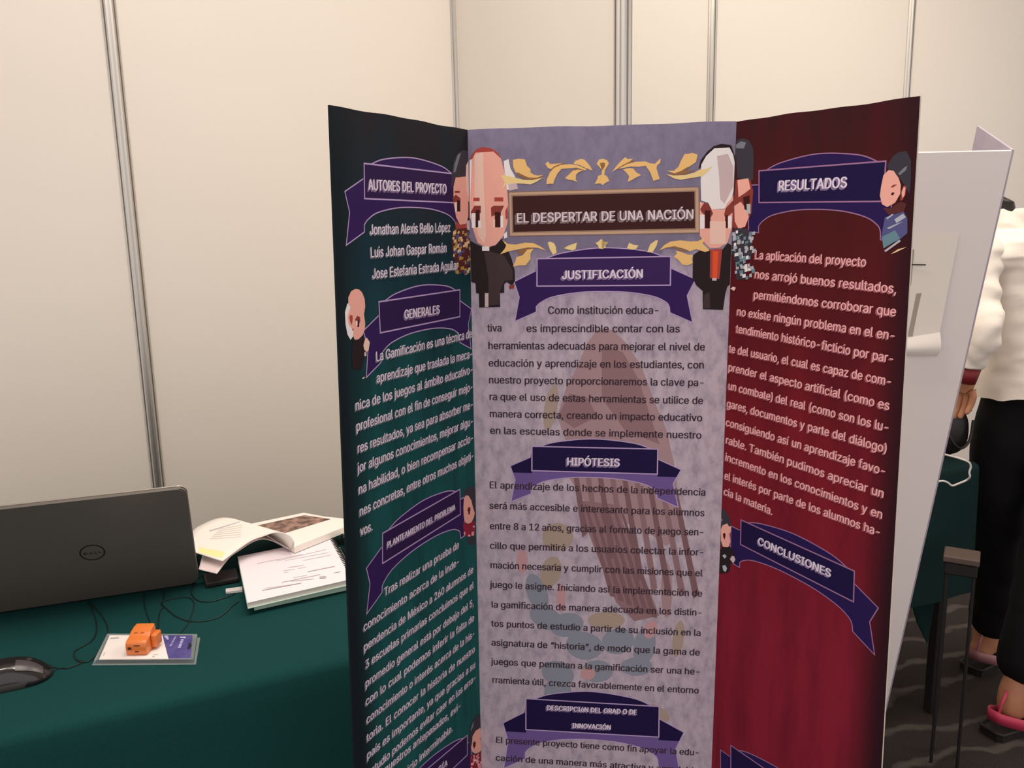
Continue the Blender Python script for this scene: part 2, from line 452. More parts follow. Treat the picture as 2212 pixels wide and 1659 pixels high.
red_m = print_mat('red_print', [(0.55, C(108, 25, 40, PK)), (0.72, C(100, 22, 32, PK)), (0.82, C(78, 20, 25, PK)), (0.93, C(62, 20, 20, PK)), (1.0, C(44, 18, 20, PK))], 7, C(62, 14, 26, PK), 0.6, (0.82, 1.05, C(36, 16, 22, PK)))
def board(P, name, M, uL=(0, 0), uR=None):
    """one 5 mm panel, printed on its face; uL/uR = horizontal position of each edge at the top and the foot"""
    uR = uR or (P.W, P.W)
    n = 24; v = []; f = []; fm = []; uvs = []
    th = 0.0025
    top = lambda s: ZT + 0.0005*math.sin(s*9+len(name))+0.0004*math.sin(s*23)
    rows = [0.0, 0.25, 0.5, 0.75, 1.0]
    for h in (0.0, -th):
        for j in rows:
            for i in range(n+1):
                s = i/n; lo = uL[1]+(uR[1]-uL[1])*s; hi = uL[0]+(uR[0]-uL[0])*s
                u = lo+(hi-lo)*j; z = PB+(top(s)-PB)*j
                v.append(P.xyz(u, z, h)); uvs.append((u/P.W, z/ZT))
    m1 = n+1; m2 = len(rows)*m1
    for j in range(len(rows)-1):
        for i in range(n):
            a = j*m1+i; f.append((a, a+1, a+1+m1, a+m1)); fm.append(0)
    for j in range(len(rows)-1):
        for i in range(n):
            a = m2+j*m1+i; f.append((a, a+m1, a+1+m1, a+1)); fm.append(1)
    t = (len(rows)-1)*m1
    for i in range(n):
        f.append((t+i, t+i+1, m2+t+i+1, m2+t+i)); fm.append(1); f.append((i, m2+i, m2+i+1, i+1)); fm.append(1)
    for j in range(len(rows)-1):
        for i in (0, n):
            a = j*m1+i; f.append((a, a+m1, m2+a+m1, m2+a) if i == 0 else (a, m2+a, m2+a+m1, a+m1)); fm.append(0 if (i == 0 and P is LEFT) else 1)
    o = mesh(name, v, f, [M, edge_m], poster, False, fm)
    ul = o.data.uv_layers.new(name='UVMap')
    for lp in o.data.loops: ul.data[lp.index].uv = uvs[lp.vertex_index]
    P.obj = o
    return o
def edge_u(P, p_top, p_bot):
    (u0, z0), (u1, z1) = P.px(*p_top), P.px(*p_bot)
    return (u0, u0+(u1-u0)*(z0-0)/(z0-z1))
board(LEFT, 'left_panel', teal_m, uL=edge_u(LEFT, (712, 228), (766, 1659)))
board(MID, 'center_panel', lav_m, uL=(0, UB), uR=(MID.W, UC))
board(RIGHT, 'right_panel', red_m, uR=edge_u(RIGHT, (1988, 204), (1904, 1659)))
LEFT.obj['label'] = 'teal left panel'; MID.obj['label'] = 'lavender center panel'; RIGHT.obj['label'] = 'dark red right panel'

DL = 0.00005
class Print:
    """collects flat print on one panel: polygons, strokes and words, several inks, one mesh"""
    def __init__(s, P, clip=True): s.P, s.v, s.f, s.fm, s.mats, s.clip = P, [], [], [], [], clip
    def ink(s, M):
        if M not in s.mats: s.mats.append(M)
        return s.mats.index(M)
    def cl(s, u, v):
        if s.clip: u = min(max(u, UB*(1-v/ZT)+0.0005), MID.W+(UC-MID.W)*(1-v/ZT)-0.0005) if s.P is MID else (min(u, s.P.W-0.0005) if s.P is LEFT else max(u, 0.0005))
        return u, v
    def poly(s, pts, M, layer):
        pts = [s.cl(*p) for p in pts]
        b = len(s.v); i = s.ink(M)
        for t in tessellate_polygon([[Vector((p[0], p[1], 0)) for p in pts]]):
            a, b2, c = [pts[k] for k in t]
            cr = (b2[0]-a[0])*(c[1]-a[1])-(b2[1]-a[1])*(c[0]-a[0])
            if abs(cr) < 1e-12: continue
            t = tuple(t) if cr > 0 else (t[0], t[2], t[1])
            s.f.append(tuple(b+k for k in t)); s.fm.append(i)
        s.v += [s.P.xyz(p[0], p[1], DL*layer) for p in pts]
    def stroke(s, pts, wd, M, layer, closed=False):
        n = len(pts); i = s.ink(M); b = len(s.v)
        pts = [Vector(s.cl(*p)) for p in pts]
        for k in range(n):
            p0 = pts[k-1] if (k or closed) else pts[k]; p1 = pts[(k+1) % n] if (k < n-1 or closed) else pts[k]
            d0 = (pts[k]-p0); d1 = (p1-pts[k])
            if d0.length < 1e-9: d0 = d1
            if d1.length < 1e-9: d1 = d0
            if d0.length < 1e-9: d0 = d1 = Vector((1, 0))
            d0.normalize(); d1.normalize(); n0 = Vector((-d0.y, d0.x)); n1 = Vector((-d1.y, d1.x)); mm = n0+n1
            if mm.length < 1e-6: mm = n0.copy()
            mm.normalize(); kk = min(2.2, 1/max(0.2, mm.dot(n0)))
            for sg in (-0.5, 0.5):
                q = pts[k]+mm*(wd*sg*kk); s.v.append(s.P.xyz(q.x, q.y, DL*layer))
        for k in range(n if closed else n-1):
            a = b+2*k; c = b+2*((k+1) % n); s.f.append((a, c, c+1, a+1)); s.fm.append(i)
    def word(s, txt, o, d, em, xs, M, layer, bold=0.0, off=(0, 0)):
        if bold:
            k = bold*em
            s.word(txt, o, d, em, xs, M, layer-0.2, 0, (off[0]-k, off[1])); s.word(txt, o, d, em, xs, M, layer-0.1, 0, (off[0]+k, off[1]))
        tv, tf = text_geo(txt, em, xs, 0); i = s.ink(M); b = len(s.v); up = (-d[1], d[0])
        for x, y in tv:
            u = o[0]+d[0]*x+up[0]*y+off[0]; v = o[1]+d[1]*x+up[1]*y+off[1]
            s.v.append(s.P.xyz(u, v, DL*layer))
        for q in tf: s.f.append(tuple(b+k for k in q)); s.fm.append(i)
    def line(s, txt, pl, pr, cap, M, layer, bold=0.0, shadow=None, px=True, xs=None):
        """a line of words set between two baseline points (image pixels on this panel)"""
        a = Vector(s.P.px(*pl)); b = Vector(s.P.px(*pr)); d = b-a; L = d.length; d.normalize(); em = cap/CAP
        ws = txt.split(' '); wd = []
        for w_ in ws:
            tv, _ = text_geo(w_, em, 1.0) if w_ else ([(0, 0)], [])
            wd.append(max(x for x, y in tv))
        n = len(ws)-1; tot = sum(wd)
        if xs is None: xs = min(1.0, L/(tot+n*0.24*em)) if n else L/tot
        gap = (L-tot*xs)/n if n else 0
        x = 0
        for w_, q in zip(ws, wd):
            o = a+d*x
            if w_:
                if shadow:
                    sm, (sx, sy), steps = shadow
                    for k in range(steps, 0, -1): s.word(w_, o, d, em, xs, sm, layer-k/(steps+1), bold, (sx*k/steps, sy*k/steps))
                s.word(w_, o, d, em, xs, M, layer, bold)
            x += q*xs+gap
    def done(s, name, label=None):
        if not s.f: return None
        o = mesh(name, s.v, s.f, s.mats, s.P.obj, False, s.fm)
        if label: o['label'] = label
        return o
def ink(name, r, g, b, k=PK, rough=0.5): return mat('ink_'+name, C(r, g, b, k), 0.65, spec=0.1)
I_WHITE = ink('pale', 186, 176, 188); I_PINKW = ink('pink_white', 196, 146, 148); I_DARK = ink('grey_brown', 50, 37, 46)
I_WSH = ink('text_shadow', 98, 98, 108); I_HSH = ink('heading_shadow', 108, 92, 122); I_PSH = ink('rose_shadow', 132, 76, 82)
I_RIB = ink('ribbon_violet', 50, 29, 82, 1.25); I_RIBL = ink('ribbon_lilac', 90, 72, 122); I_PLT = ink('plate_violet', 46, 27, 70, 1.25); I_NAVY = ink('plate_navy', 24, 16, 52)
I_OUT = ink('outline_lilac', 150, 130, 165); I_OUTR = ink('outline_rose', 128, 92, 124)
def lerp(a, b, t): return (a[0]+(b[0]-a[0])*t, a[1]+(b[1]-a[1])*t)
def ribbon(P, TL, TR, BL, BR, heads, plate=I_PLT, back=I_RIB, lower=None, out=I_OUT, hand=(True, True), rh=1.0, cap=None, cut=None, sh=I_HSH, hx=None):
    """award ribbon: arched band with swallow tails behind a flat name plate"""
    tl, tr, bl, br = [P.px(*q) for q in (TL, TR, BL, BR)]
    def T(u, v): return lerp(lerp(tl, tr, u), lerp(bl, br, u), v)
    def cur(p, n=7):
        q = smooth_path([Vector((a, b, 0)) for a, b in p], n); return [(k.x, k.y) for k in q]
    arc = cur([(.064, 0), (.2, -.2*rh), (.49, -.35*rh), (.8, -.22*rh), (.945, -.0)])
    inner = cur([(.995, 1.76), (.97, 1.6), (.88, 1.4), (.7, 1.25), (.49, 1.21), (.3, 1.25), (.12, 1.4), (.03, 1.6), (-.005, 1.76)])
    lt = [(-.005, 1.96), (-.17, 2.32), (-.136, 1.4), (-.175, .83), (-.01, .44)]
    rtl = [(1.005, .41), (1.186, .8), (1.126, 1.37), (1.17, 2.32), (1.0, 1.97)]
    if not hand[0]: lt = [(-.005, 1.96), (-.10, 1.96), (-.10, .44), (-.01, .44)]
    if not hand[1]: rtl = [(1.005, .41), (1.06, .41), (1.06, 1.97), (1.0, 1.97)]
    r = Print(P)
    body = lt + [(0, 0)] + [(1, 0)] + rtl + inner
    r.poly([T(*q) for q in body], lower or back, 4)
    r.poly([T(*q) for q in arc], back, 4)
    if lower:
        r.poly([T(*q) for q in [(0, .2), (0, 1.1), (-.152, 1.1), (-.175, .83), (-.01, .44)]], back, 4.5)
        r.poly([T(*q) for q in [(1, .2), (1, 1.1), (1.155, 1.1), (1.186, .8), (1.005, .41)]], back, 4.5)
    W_ = 0.0014
    r.stroke([T(*q) for q in arc], W_, out, 5)
    r.stroke([T(*q) for q in (list(reversed(lt)) + list(reversed(inner)))], W_, out, 5)
    r.stroke([T(*q) for q in rtl+[(.995, 1.76)]], W_, out, 5)
    r.poly([tl, tr, br, bl], plate, 6)
    r.stroke([tl, tr, br, bl], W_*1.25, out, 7, closed=True)
    o = r.done('heading_ribbon')
    h = Print(P)
    for txt, pl, pr, cp in heads:
        a = P.px(*pl); mm = abs(P.px(pl[0], pl[1]-10)[1]-a[1])/10
        b = P.px(*pr); mm2 = abs(P.px(pr[0], pr[1]-10)[1]-b[1])/10
        h.line(txt, pl, pr, cp*(mm+mm2)/2, I_WHITE, 9, 0.022, shadow=(sh, (-0.0022, -0.0022), 3))
    h.done('heading_text')

# ---- headings
ribbon(LEFT, (786, 353), (985, 376), (787, 429), (985, 438), [('AUTORES DEL PROYECTO', (795.5, 410), (964, 418), 31)], hand=(True, False))
ribbon(LEFT, (818, 652), (993, 626), (821, 719), (993, 684), [('GENERALES', (873, 689), (949, 677), 27)])
ribbon(LEFT, (826, 1152), (993, 1057), (826, 1217), (994, 1111), [('PLANTEAMIENTO DEL PROBLEMA', (836, 1184), (983, 1100), 18)], hand=(True, False))
ribbon(LEFT, (850, 1722), (1009, 1588), (850, 1780), (1009, 1631), [('METODOLOGÍA', (872, 1730), (966, 1652), 17)], hand=(True, False))
ribbon(MID, (1160, 559), (1449, 554), (1160, 618), (1448, 616), [('JUSTIFICACIÓN', (1213.6, 602.7), (1388, 599.7), 26)], plate=ink('plate_purple', 54, 33, 80, 1.35))
ribbon(MID, (1149, 964), (1421, 970), (1149, 1016.6), (1420, 1024), [('HIPÓTESIS', (1224, 1004.8), (1338, 1007.5), 24)], plate=I_NAVY, back=I_NAVY, lower=I_RIBL)
ribbon(MID, (1136, 1509), (1424, 1526), (1136, 1575.7), (1423, 1592), [('DESCRIPCIóN DEL GRAD O DE', (1181, 1533), (1375.5, 1543), 14.5), ('INNOVACIÓN', (1236, 1571.7), (1319, 1575.8), 14.5)], plate=I_NAVY, back=I_NAVY, lower=I_RIBL)
ribbon(RIGHT, (1640, 369), (1914, 348), (1640, 437.5), (1908, 435), [('RESULTADOS', (1681, 412), (1829, 405), 32)], plate=I_NAVY, back=ink('ribbon_navy', 32, 20, 64), out=I_OUTR, hand=(False, False))
ribbon(RIGHT, (1601, 1123), (1846, 1233.6), (1600, 1176), (1844, 1300), [('CONCLUSIONES', (1637, 1175), (1794, 1247), 24)], plate=I_NAVY, back=ink('ribbon_navy', 32, 20, 64), out=I_OUTR, hand=(False, True))
ribbon(RIGHT, (1579, 1610), (1840, 1790), (1579, 1668), (1840, 1860), [], plate=I_NAVY, back=ink('ribbon_navy', 32, 20, 64), out=I_OUTR, hand=(False, True))

# ---- body text
def block(P, name, lines, cap, M, shadow=None, bold=0.010):
    b = Print(P)
    for txt, pl, pr in lines: b.line(txt, pl, pr, cap, M, 10, bold, shadow)
    return b.done(name)
LSH = (I_WSH, (-0.0020, -0.0016), 2); RSH = (I_PSH, (-0.0020, -0.0014), 2)
block(LEFT, 'author_names', [
    ('Jonathan Alexis Bello López', (798.4, 506.8), (972.6, 500.4)),
    ('Luis Johan Gaspar Román', (799.8, 556), (964, 544.4)),
    ('Jose Estefania Estrada Aguilar', (803.6, 602), (989.4, 581.4))], 0.0168, I_WHITE, LSH)
block(LEFT, 'body_text', [
    ('La Gamificación es una técnica de', (811.6, 781), (1018.5, 728.6)),
    ('aprendizaje que traslada la meca-', (812.6, 827), (1019.5, 772)),
    ('nica de los juegos al ámbito educativo-', (767, 887), (1020, 805.5)),
    ('profesional con el fin de conseguir mejo-', (769, 932), (1020, 843)),
    ('res resultados, ya sea para absorber me-', (771.7, 979), (1020.5, 881)),
    ('jor algunos conocimientos, mejorar algu-', (772.4, 1021), (1020.5, 917)),
    ('na habilidad, o bien recompensar accio-', (774, 1068), (1021, 953)),
    ('nes concretas, entre otros muchos objeti-', (776, 1115.6), (1022, 991.5)),
    ('vos.', (777.7, 1157.5), (804, 1145))], 0.0166, I_WHITE, LSH)
block(LEFT, 'body_text', [
    ('Tras realizar una prueba de', (829.6, 1288), (990.7, 1183)),
    ('conocimiento acerca de la inde-', (784.8, 1364), (990.7, 1219)),
    ('pendencia de México a 260 alumnos de', (785.5, 1407.5), (1021.7, 1236)),
    ('3 escuelas primarias concluimos que el', (788.5, 1445), (1022.5, 1269.5)),
    ('promedio general está por debajo del 5,', (788.5, 1486), (1022.5, 1307)),
    ('con lo cual podemos inferir la falta de', (789, 1525), (1023.6, 1339.6)),
    ('conocimiento o interés acerca de la his-', (791, 1564), (1024, 1374)),
    ('toria. El conocer la historia de nuestro', (791.5, 1603), (1025, 1407.5)),
    ('país es importante, ya que gracias a su', (792, 1641), (1025.5, 1441)),
    ('estudio podemos evitar caer en los erro-', (793, 1680), (1026.6, 1469)),
    ('nuestros antepasados, evi-', (830, 1671), (993.7, 1530)),
    ('ciclo interminable.', (872, 1677), (977, 1578))], 0.0152, I_WHITE, LSH)
block(MID, 'body_text', [
    ('Como institución educa-', (1183, 678), (1421.7, 678)),
    ('tiva', (1053, 716), (1083, 716)), ('es imprescindible contar con las', (1136.5, 717), (1468, 718)),
    ('herramientas adecuadas para mejorar el nivel de', (1054, 754), (1522, 757)),
    ('educación y aprendizaje en los estudiantes, con', (1055, 791.5), (1519.6, 796)),
    ('nuestro proyecto proporcionaremos la clave pa-', (1055.4, 828), (1519, 834)),
    ('ra que el uso de estas herramientas se utilice de', (1056.5, 864), (1518, 873)),
    ('manera correcta, creando un impacto educativo', (1057, 901), (1516, 910)),
    ('en las escuelas donde se implemente nuestro', (1058, 937), (1514.5, 947.5))], 0.0150, I_DARK, None, 0.016)
block(MID, 'body_text', [
    ('El aprendizaje de los hechos de la independencia', (1056.5, 1054.4), (1523, 1070.6)),
    ('será más accesible e interesante para los alumnos', (1057, 1098.6), (1521, 1115)),
    ('entre 8 a 12 años, gracias al formato de juego sen-', (1057.7, 1142.8), (1518.7, 1156.6)),
    ('cillo que permitirá a los usuarios colectar la infor-', (1058, 1185), (1518.7, 1200)),
    ('mación necesaria y cumplir con las misiones que el', (1058.7, 1227), (1517, 1245)),
    ('juego le asigne. Iniciando así la implementación de', (1058.7, 1269), (1516, 1288.7)),
    ('la gamificación de manera adecuada en los distin-', (1061, 1312), (1514.6, 1330)),
    ('tos puntos de estudio a partir de su inclusión en la', (1061, 1353), (1512.6, 1374)),
    ('asignatura de “historia”, de modo que la gama de', (1061, 1394), (1511, 1416)),
    ('juegos que permitan a la gamificación ser una he-', (1061, 1435), (1510, 1457.5)),
    ('rramienta útil, crezca favorablemente en el entorno', (1062.8, 1474.7), (1508.6, 1498))], 0.0150, I_DARK, None, 0.016)
block(MID, 'body_text', [
    ('El presente proyecto tiene como fin apoyar la edu-', (1070.5, 1604), (1508.6, 1632)),
    ('cación de una manera más atractiva y agradable', (1070.5, 1642.5), (1508.6, 1671))], 0.0150, I_DARK, None, 0.016)
block(RIGHT, 'body_text', [
    ('La aplicación del proyecto', (1630.7, 559), (1870.5, 576)),
    ('nos arrojó buenos resultados,', (1629.8, 600.5), (1936, 634)),
    ('permitiéndonos corroborar que', (1627.6, 644.5), (1935, 683.5)),
    ('no existe ningún problema en el en-', (1591.7, 680.7), (1932, 735)),
    ('tendimiento histórico-ficticio por par-', (1590, 718), (1928.6, 784.8)),
    ('te del usuario, el cual es capaz de com-', (1575, 760.6), (1924, 834)),
    ('prender el aspecto artificial (como es', (1573, 800.4), (1920.7, 886)),
    ('un combate) del real (como son los lu-', (1573, 840.5), (1918.5, 933)),
    ('gares, documentos y parte del diálogo)', (1569.8, 878.8), (1914.5, 978.4)),
    ('consiguiendo así un aprendizaje favo-', (1568, 919), (1911.3, 1027)),
    ('rable. También pudimos apreciar un', (1567.6, 957), (1908, 1075.6)),
    ('incremento en los conocimientos y en', (1566.6, 994), (1905, 1121)),
    ('el interés por parte de los alumnos ha-', (1565, 1034), (1900, 1158.6)),
    ('cia la materia.', (1563.5, 1067.7), (1668.5, 1112.6))], 0.0160, I_PINKW, RSH)

# ---- title plate and leaf ornaments
t = Print(MID)
def fr(TL, TR, BR, BL, M, layer): t.poly([MID.px(*q) for q in (TL, TR, BR, BL)], M, layer)
fr((1098, 414), (1510.5, 403), (1512, 504), (1100, 511), ink('frame_shade', 112, 88, 82), 5)
fr((1100, 416), (1508.5, 405), (1510, 502), (1102, 509), ink('frame_tan', 158, 132, 112), 5.4)
fr((1104, 421), (1503, 411), (1504, 496), (1106, 504), ink('frame_inner', 128, 102, 86), 5.8)
fr((1107, 424), (1500, 414), (1501, 493), (1109, 501), ink('title_brown', 50, 27, 27), 6.2)
t.done('title_plate')
t = Print(MID)
mm = abs(MID.px(1300, 460)[1]-MID.px(1300, 470)[1])/10
t.line('EL DESPERTAR DE UNA NACIÓN', (1115, 480.7), (1497, 472.5), 29*mm, ink('title_silver', 186, 172, 178), 9, 0.022, shadow=(ink('title_shadow', 112, 98, 100), (-0.0026, -0.0026), 4))
t.done('title_text')
GOLD = ink('leaf_gold', 196, 158, 102); GOLD2 = ink('leaf_light', 208, 172, 120); GOLDD = ink('leaf_brown', 122, 88, 58)
def crop(ox, oy, k): return lambda pts: [(ox+x/k, oy+y/k) for x, y in pts]
orn = Print(MID)
def leafs(cr, items):
    for k, (M, pts, lay) in enumerate(items):
        orn.poly([MID.px(*q) for q in cr(pts)], M, lay+3)
        nxt = items[k+1] if k+1 < len(items) else None
        if nxt is None or nxt[0] is GOLD2 or M is GOLD2 or min(x for x, y in nxt[1]) > max(x for x, y in pts)-40 or min(y for x, y in nxt[1]) > max(y for x, y in pts):
            orn.done('leaf_ornament'); orn.__init__(MID)
ca = crop(1080, 320, 5.925)
leafs(ca, [
    (GOLD, [(165, 150), (235, 135), (320, 145), (345, 225), (390, 270), (390, 310), (430, 340), (480, 350), (560, 345), (480, 375), (370, 385), (290, 340), (200, 310), (170, 240)], 7),
    (GOLDD, [(230, 310), (300, 350), (370, 375), (470, 380), (570, 340), (500, 395), (400, 410), (300, 385), (220, 345)], 7.3),
    (GOLD2, [(25, 530), (60, 440), (10, 350), (60, 345), (200, 380), (300, 405), (410, 410), (520, 385), (560, 370), (470, 430), (390, 465), (300, 455), (180, 450), (90, 455)], 7.6),
    (GOLD, [(580, 200), (615, 170), (640, 205), (720, 200), (800, 190), (690, 240), (650, 270), (610, 250)], 7),
    (GOLDD, [(640, 285), (690, 235), (800, 190), (840, 205), (740, 235), (670, 280)], 7.2),
    (GOLD, [(595, 465), (600, 400), (640, 310), (690, 255), (780, 215), (900, 205), (1010, 225), (1110, 270), (1090, 285), (980, 250), (870, 260), (790, 265), (740, 320), (700, 400), (680, 460), (640, 455)], 7.4),
    (GOLDD, [(900, 290), (980, 262), (1110, 280), (1000, 285), (930, 310)], 7.3),
    (GOLD, [(830, 385), (880, 340), (930, 290), (1000, 275), (1070, 285), (1010, 305), (975, 340), (970, 400), (990, 435), (930, 410), (880, 405)], 7.5),
    (GOLD, [(960, 165), (1040, 135), (1085, 150), (1150, 225), (1185, 290), (1100, 255), (1010, 215), (940, 205)], 7.5),
    (GOLD, [(1235, 200), (1270, 145), (1320, 135), (1370, 155), (1395, 200), (1345, 280), (1335, 340), (1370, 360), (1400, 420), (1340, 450), (1320, 475), (1280, 450), (1210, 460), (1245, 400), (1255, 355), (1300, 340), (1305, 280)], 7),
    (GOLDD, [(1280, 190), (1340, 185), (1345, 230), (1310, 285), (1290, 240)], 7.3),
    (GOLD, [(0, 1360), (60, 1290), (80, 1245), (30, 1175), (100, 1225), (200, 1235), (320, 1210), (430, 1215), (520, 1260), (590, 1310), (480, 1275), (360, 1270), (240, 1295), (110, 1320)], 7),
    (GOLDD, [(210, 1320), (340, 1275), (440, 1270), (370, 1305), (260, 1370)], 7.2),
    (GOLD, [(165, 1515), (200, 1440), (210, 1395), (290, 1370), (350, 1300), (430, 1285), (390, 1350), (390, 1420), (330, 1500), (250, 1500)], 7.4),
    (GOLD2, [(610, 1210), (640, 1195), (690, 1215), (715, 1260), (725, 1340), (680, 1365), (640, 1300)], 7),
    (GOLD2, [(820, 1280), (880, 1245), (940, 1225), (985, 1210), (970, 1290), (930, 1310), (880, 1300)], 7),
    (GOLD2, [(1220, 1215), (1260, 1195), (1295, 1160), (1330, 1195), (1385, 1205), (1350, 1250), (1355, 1275), (1310, 1290), (1270, 1285), (1250, 1240)], 7)])
cb = crop(1300, 320, 5.925)
leafs(cb, [
    (GOLD, [(130, 305), (190, 225), (245, 165), (300, 115), (330, 140), (400, 135), (350, 180), (240, 240)], 7),
    (GOLDD, [(180, 275), (270, 215), (390, 155), (420, 160), (330, 210), (240, 255)], 7.2),
    (GOLD, [(210, 265), (320, 205), (430, 175), (560, 170), (620, 195), (680, 200), (720, 160), (755, 130), (745, 190), (710, 220), (700, 260), (740, 395), (660, 420), (620, 310), (560, 225), (470, 240), (370, 235), (270, 255)], 7.4),
    (GOLD, [(270, 275), (340, 255), (400, 260), (440, 310), (505, 345), (440, 375), (390, 405), (330, 435), (350, 360), (310, 310)], 7.3),
    (GOLD, [(830, 290), (920, 290), (980, 240), (1010, 165), (1060, 75), (1100, 75), (1160, 60), (1225, 85), (1205, 180), (1130, 230), (1020, 290), (930, 325)], 7),
    (GOLDD, [(850, 325), (970, 320), (1090, 245), (1130, 240), (1060, 290), (1190, 280), (1060, 335), (940, 350)], 7.3),
    (GOLD2, [(820, 330), (920, 350), (1060, 345), (1180, 315), (1250, 275), (1340, 265), (1420, 230), (1340, 310), (1280, 360), (1160, 380), (1010, 405), (930, 390)], 7.6),
    (GOLD, [(735, 1310), (800, 1240), (880, 1195), (1010, 1180), (1130, 1195), (1230, 1190), (1330, 1140), (1290, 1220), (1380, 1310), (1320, 1330), (1210, 1290), (1130, 1320), (1060, 1290), (930, 1255), (830, 1270)], 7),
    (GOLDD, [(800, 1280), (920, 1255), (1060, 1300), (1120, 1325), (1030, 1320), (920, 1275)], 7.2),
    (GOLD, [(920, 1390), (960, 1350), (950, 1310), (1020, 1330), (1090, 1360), (1170, 1370), (1150, 1420), (1165, 1470), (1100, 1500), (1030, 1490), (980, 1430)], 7.4),
    (GOLD2, [(580, 1330), (620, 1230), (690, 1180), (720, 1180), (700, 1250), (650, 1335)], 7),
    (GOLD2, [(320, 1280), (350, 1210), (400, 1235), (470, 1245), (440, 1290), (380, 1300)], 7),
    (GOLD2, [(0, 1180), (30, 1195), (85, 1205), (40, 1250), (20, 1285), (0, 1285)], 7)])

# ---- faint background drawing of the centre panel: brown feathered bird over cactus pads
wm = Print(MID)
BR1 = ink('faint_brown', 118, 92, 96); BR2 = ink('faint_umber', 104, 78, 82); TL1 = ink('faint_blue', 112, 116, 128); OL1 = ink('faint_olive', 138, 122, 112); RS1 = ink('faint_rose', 158, 122, 126); BR0 = ink('faint_tan', 136, 112, 116)
def ell(cx, cy, rx, ry, M, lay, rot=0):
    c_, s_ = math.cos(math.radians(rot)), math.sin(math.radians(rot))
    wm.poly([MID.px(cx+rx*math.cos(a)*c_-ry*math.sin(a)*s_, cy+rx*math.cos(a)*s_+ry*math.sin(a)*c_) for a in [2*math.pi*k/20 for k in range(20)]], M, lay)
def wpoly(pts, M, lay): wm.poly([MID.px(*q) for q in pts], M, lay)
wpoly([(1268, 742), (1290, 712), (1322, 712), (1352, 740), (1385, 790), (1415, 870), (1440, 930), (1456, 1000), (1466, 1080), (1468, 1150), (1440, 1180), (1400, 1150), (1330, 1120), (1260, 1080), (1228, 1030), (1225, 960), (1204, 900), (1222, 840), (1248, 790)], BR0, 1)
wpoly([(1300, 745), (1345, 760), (1380, 820), (1405, 900), (1425, 960), (1350, 930), (1300, 860)], BR1, 1.3)
wpoly([(1270, 860), (1230, 850), (1205, 900), (1240, 925), (1290, 900)], BR1, 1.3)
for k in range(9):
    x = 1236+k*27; wpoly([(x, 1010+k*6), (x+10, 1005+k*6), (x+34+k*3, 1200+k*14-abs(k-5)*10), (x+22+k*3, 1212+k*14-abs(k-5)*10)], BR1 if k % 2 else BR2, 1.6)
wpoly([(1245, 1080), (1330, 1090), (1370, 1190), (1424, 1330), (1370, 1342), (1330, 1300), (1290, 1200)], BR1, 1.4)
for k in range(6): wpoly([(1262+k*16, 1090+k*4), (1268+k*16, 1090+k*4), (1330+k*18, 1290+k*9), (1318+k*18, 1288+k*9)], BR2, 1.8)
wm.done('feathered_bird', 'faint brown feathered drawing')
for e in ((1160, 1280, 22, 42, TL1, 1, -20), (1180, 1335, 38, 24, TL1, 1.2, 25), (1225, 1350, 36, 26, TL1, 1.4, -10), (1262, 1395, 40, 30, TL1, 1.2, 10), (1335, 1385, 36, 28, TL1, 1.0, -12), (1392, 1395, 24, 42, TL1, 1.2, 10),
          (1205, 1455, 36, 26, TL1, 1.2, 20), (1290, 1450, 34, 24, TL1, 1.4, 0), (1375, 1440, 34, 20, TL1, 1.3, 0), (1205, 1500, 30, 40, TL1, 1.5, 0), (1205, 1160, 34, 30, OL1, 1, 0), (1190, 1235, 22, 34, OL1, 1.1, 15), (1310, 1340, 40, 18, OL1, 1.6, 0),
          (1128, 1212, 12, 26, RS1, 1.6, 0), (1212, 1292, 10, 30, RS1, 1.6, 0), (1270, 1455, 16, 14, RS1, 1.8, 0), (1405, 1360, 14, 20, RS1, 1.6, 20), (1440, 1275, 12, 60, BR0, 1, 0), (1190, 880, 14, 50, OL1, 0.8, 10), (1465, 1380, 12, 40, OL1, 1, 8), (1420, 1540, 30, 14, OL1, 1, 30)):
    wm.__init__(MID); ell(*e); wm.done('cactus_pad' if e[4] is TL1 else 'faint_blot')
# smudges of print wear
# ---- pixel style figures
SK = ink('skin_pink', 208, 142, 130); SK2 = ink('skin_pale', 216, 164, 152); HW = ink('hair_white', 206, 190, 190); HWG = ink('hair_grey', 168, 150, 152)
RD = ink('outline_red', 140, 58, 54); BRN = ink('lid_brown', 112, 50, 44); EYE = ink('eye_dark', 52, 20, 20); BLK = ink('robe_black', 34, 26, 28); BLK2 = ink('robe_grey', 56, 44, 46)
HDK = ink('hair_slate', 48, 46, 54); HDG = ink('hair_shine', 96, 100, 108); ORG = ink('collar_orange', 188, 70, 36); CRM = ink('cream_dot', 186, 160, 128); BLU = ink('blue_dot', 70, 70, 110); GLD = ink('gold_dot', 150, 118, 58); SLV = ink('silver_dot', 146, 150, 158); BRO = ink('coat_brown', 72, 36, 36); RED2 = ink('scarf_red', 118, 30, 48); TEA = ink('teal_dot', 84, 112, 122); ROSE = ink('rose_dot', 186, 128, 134)
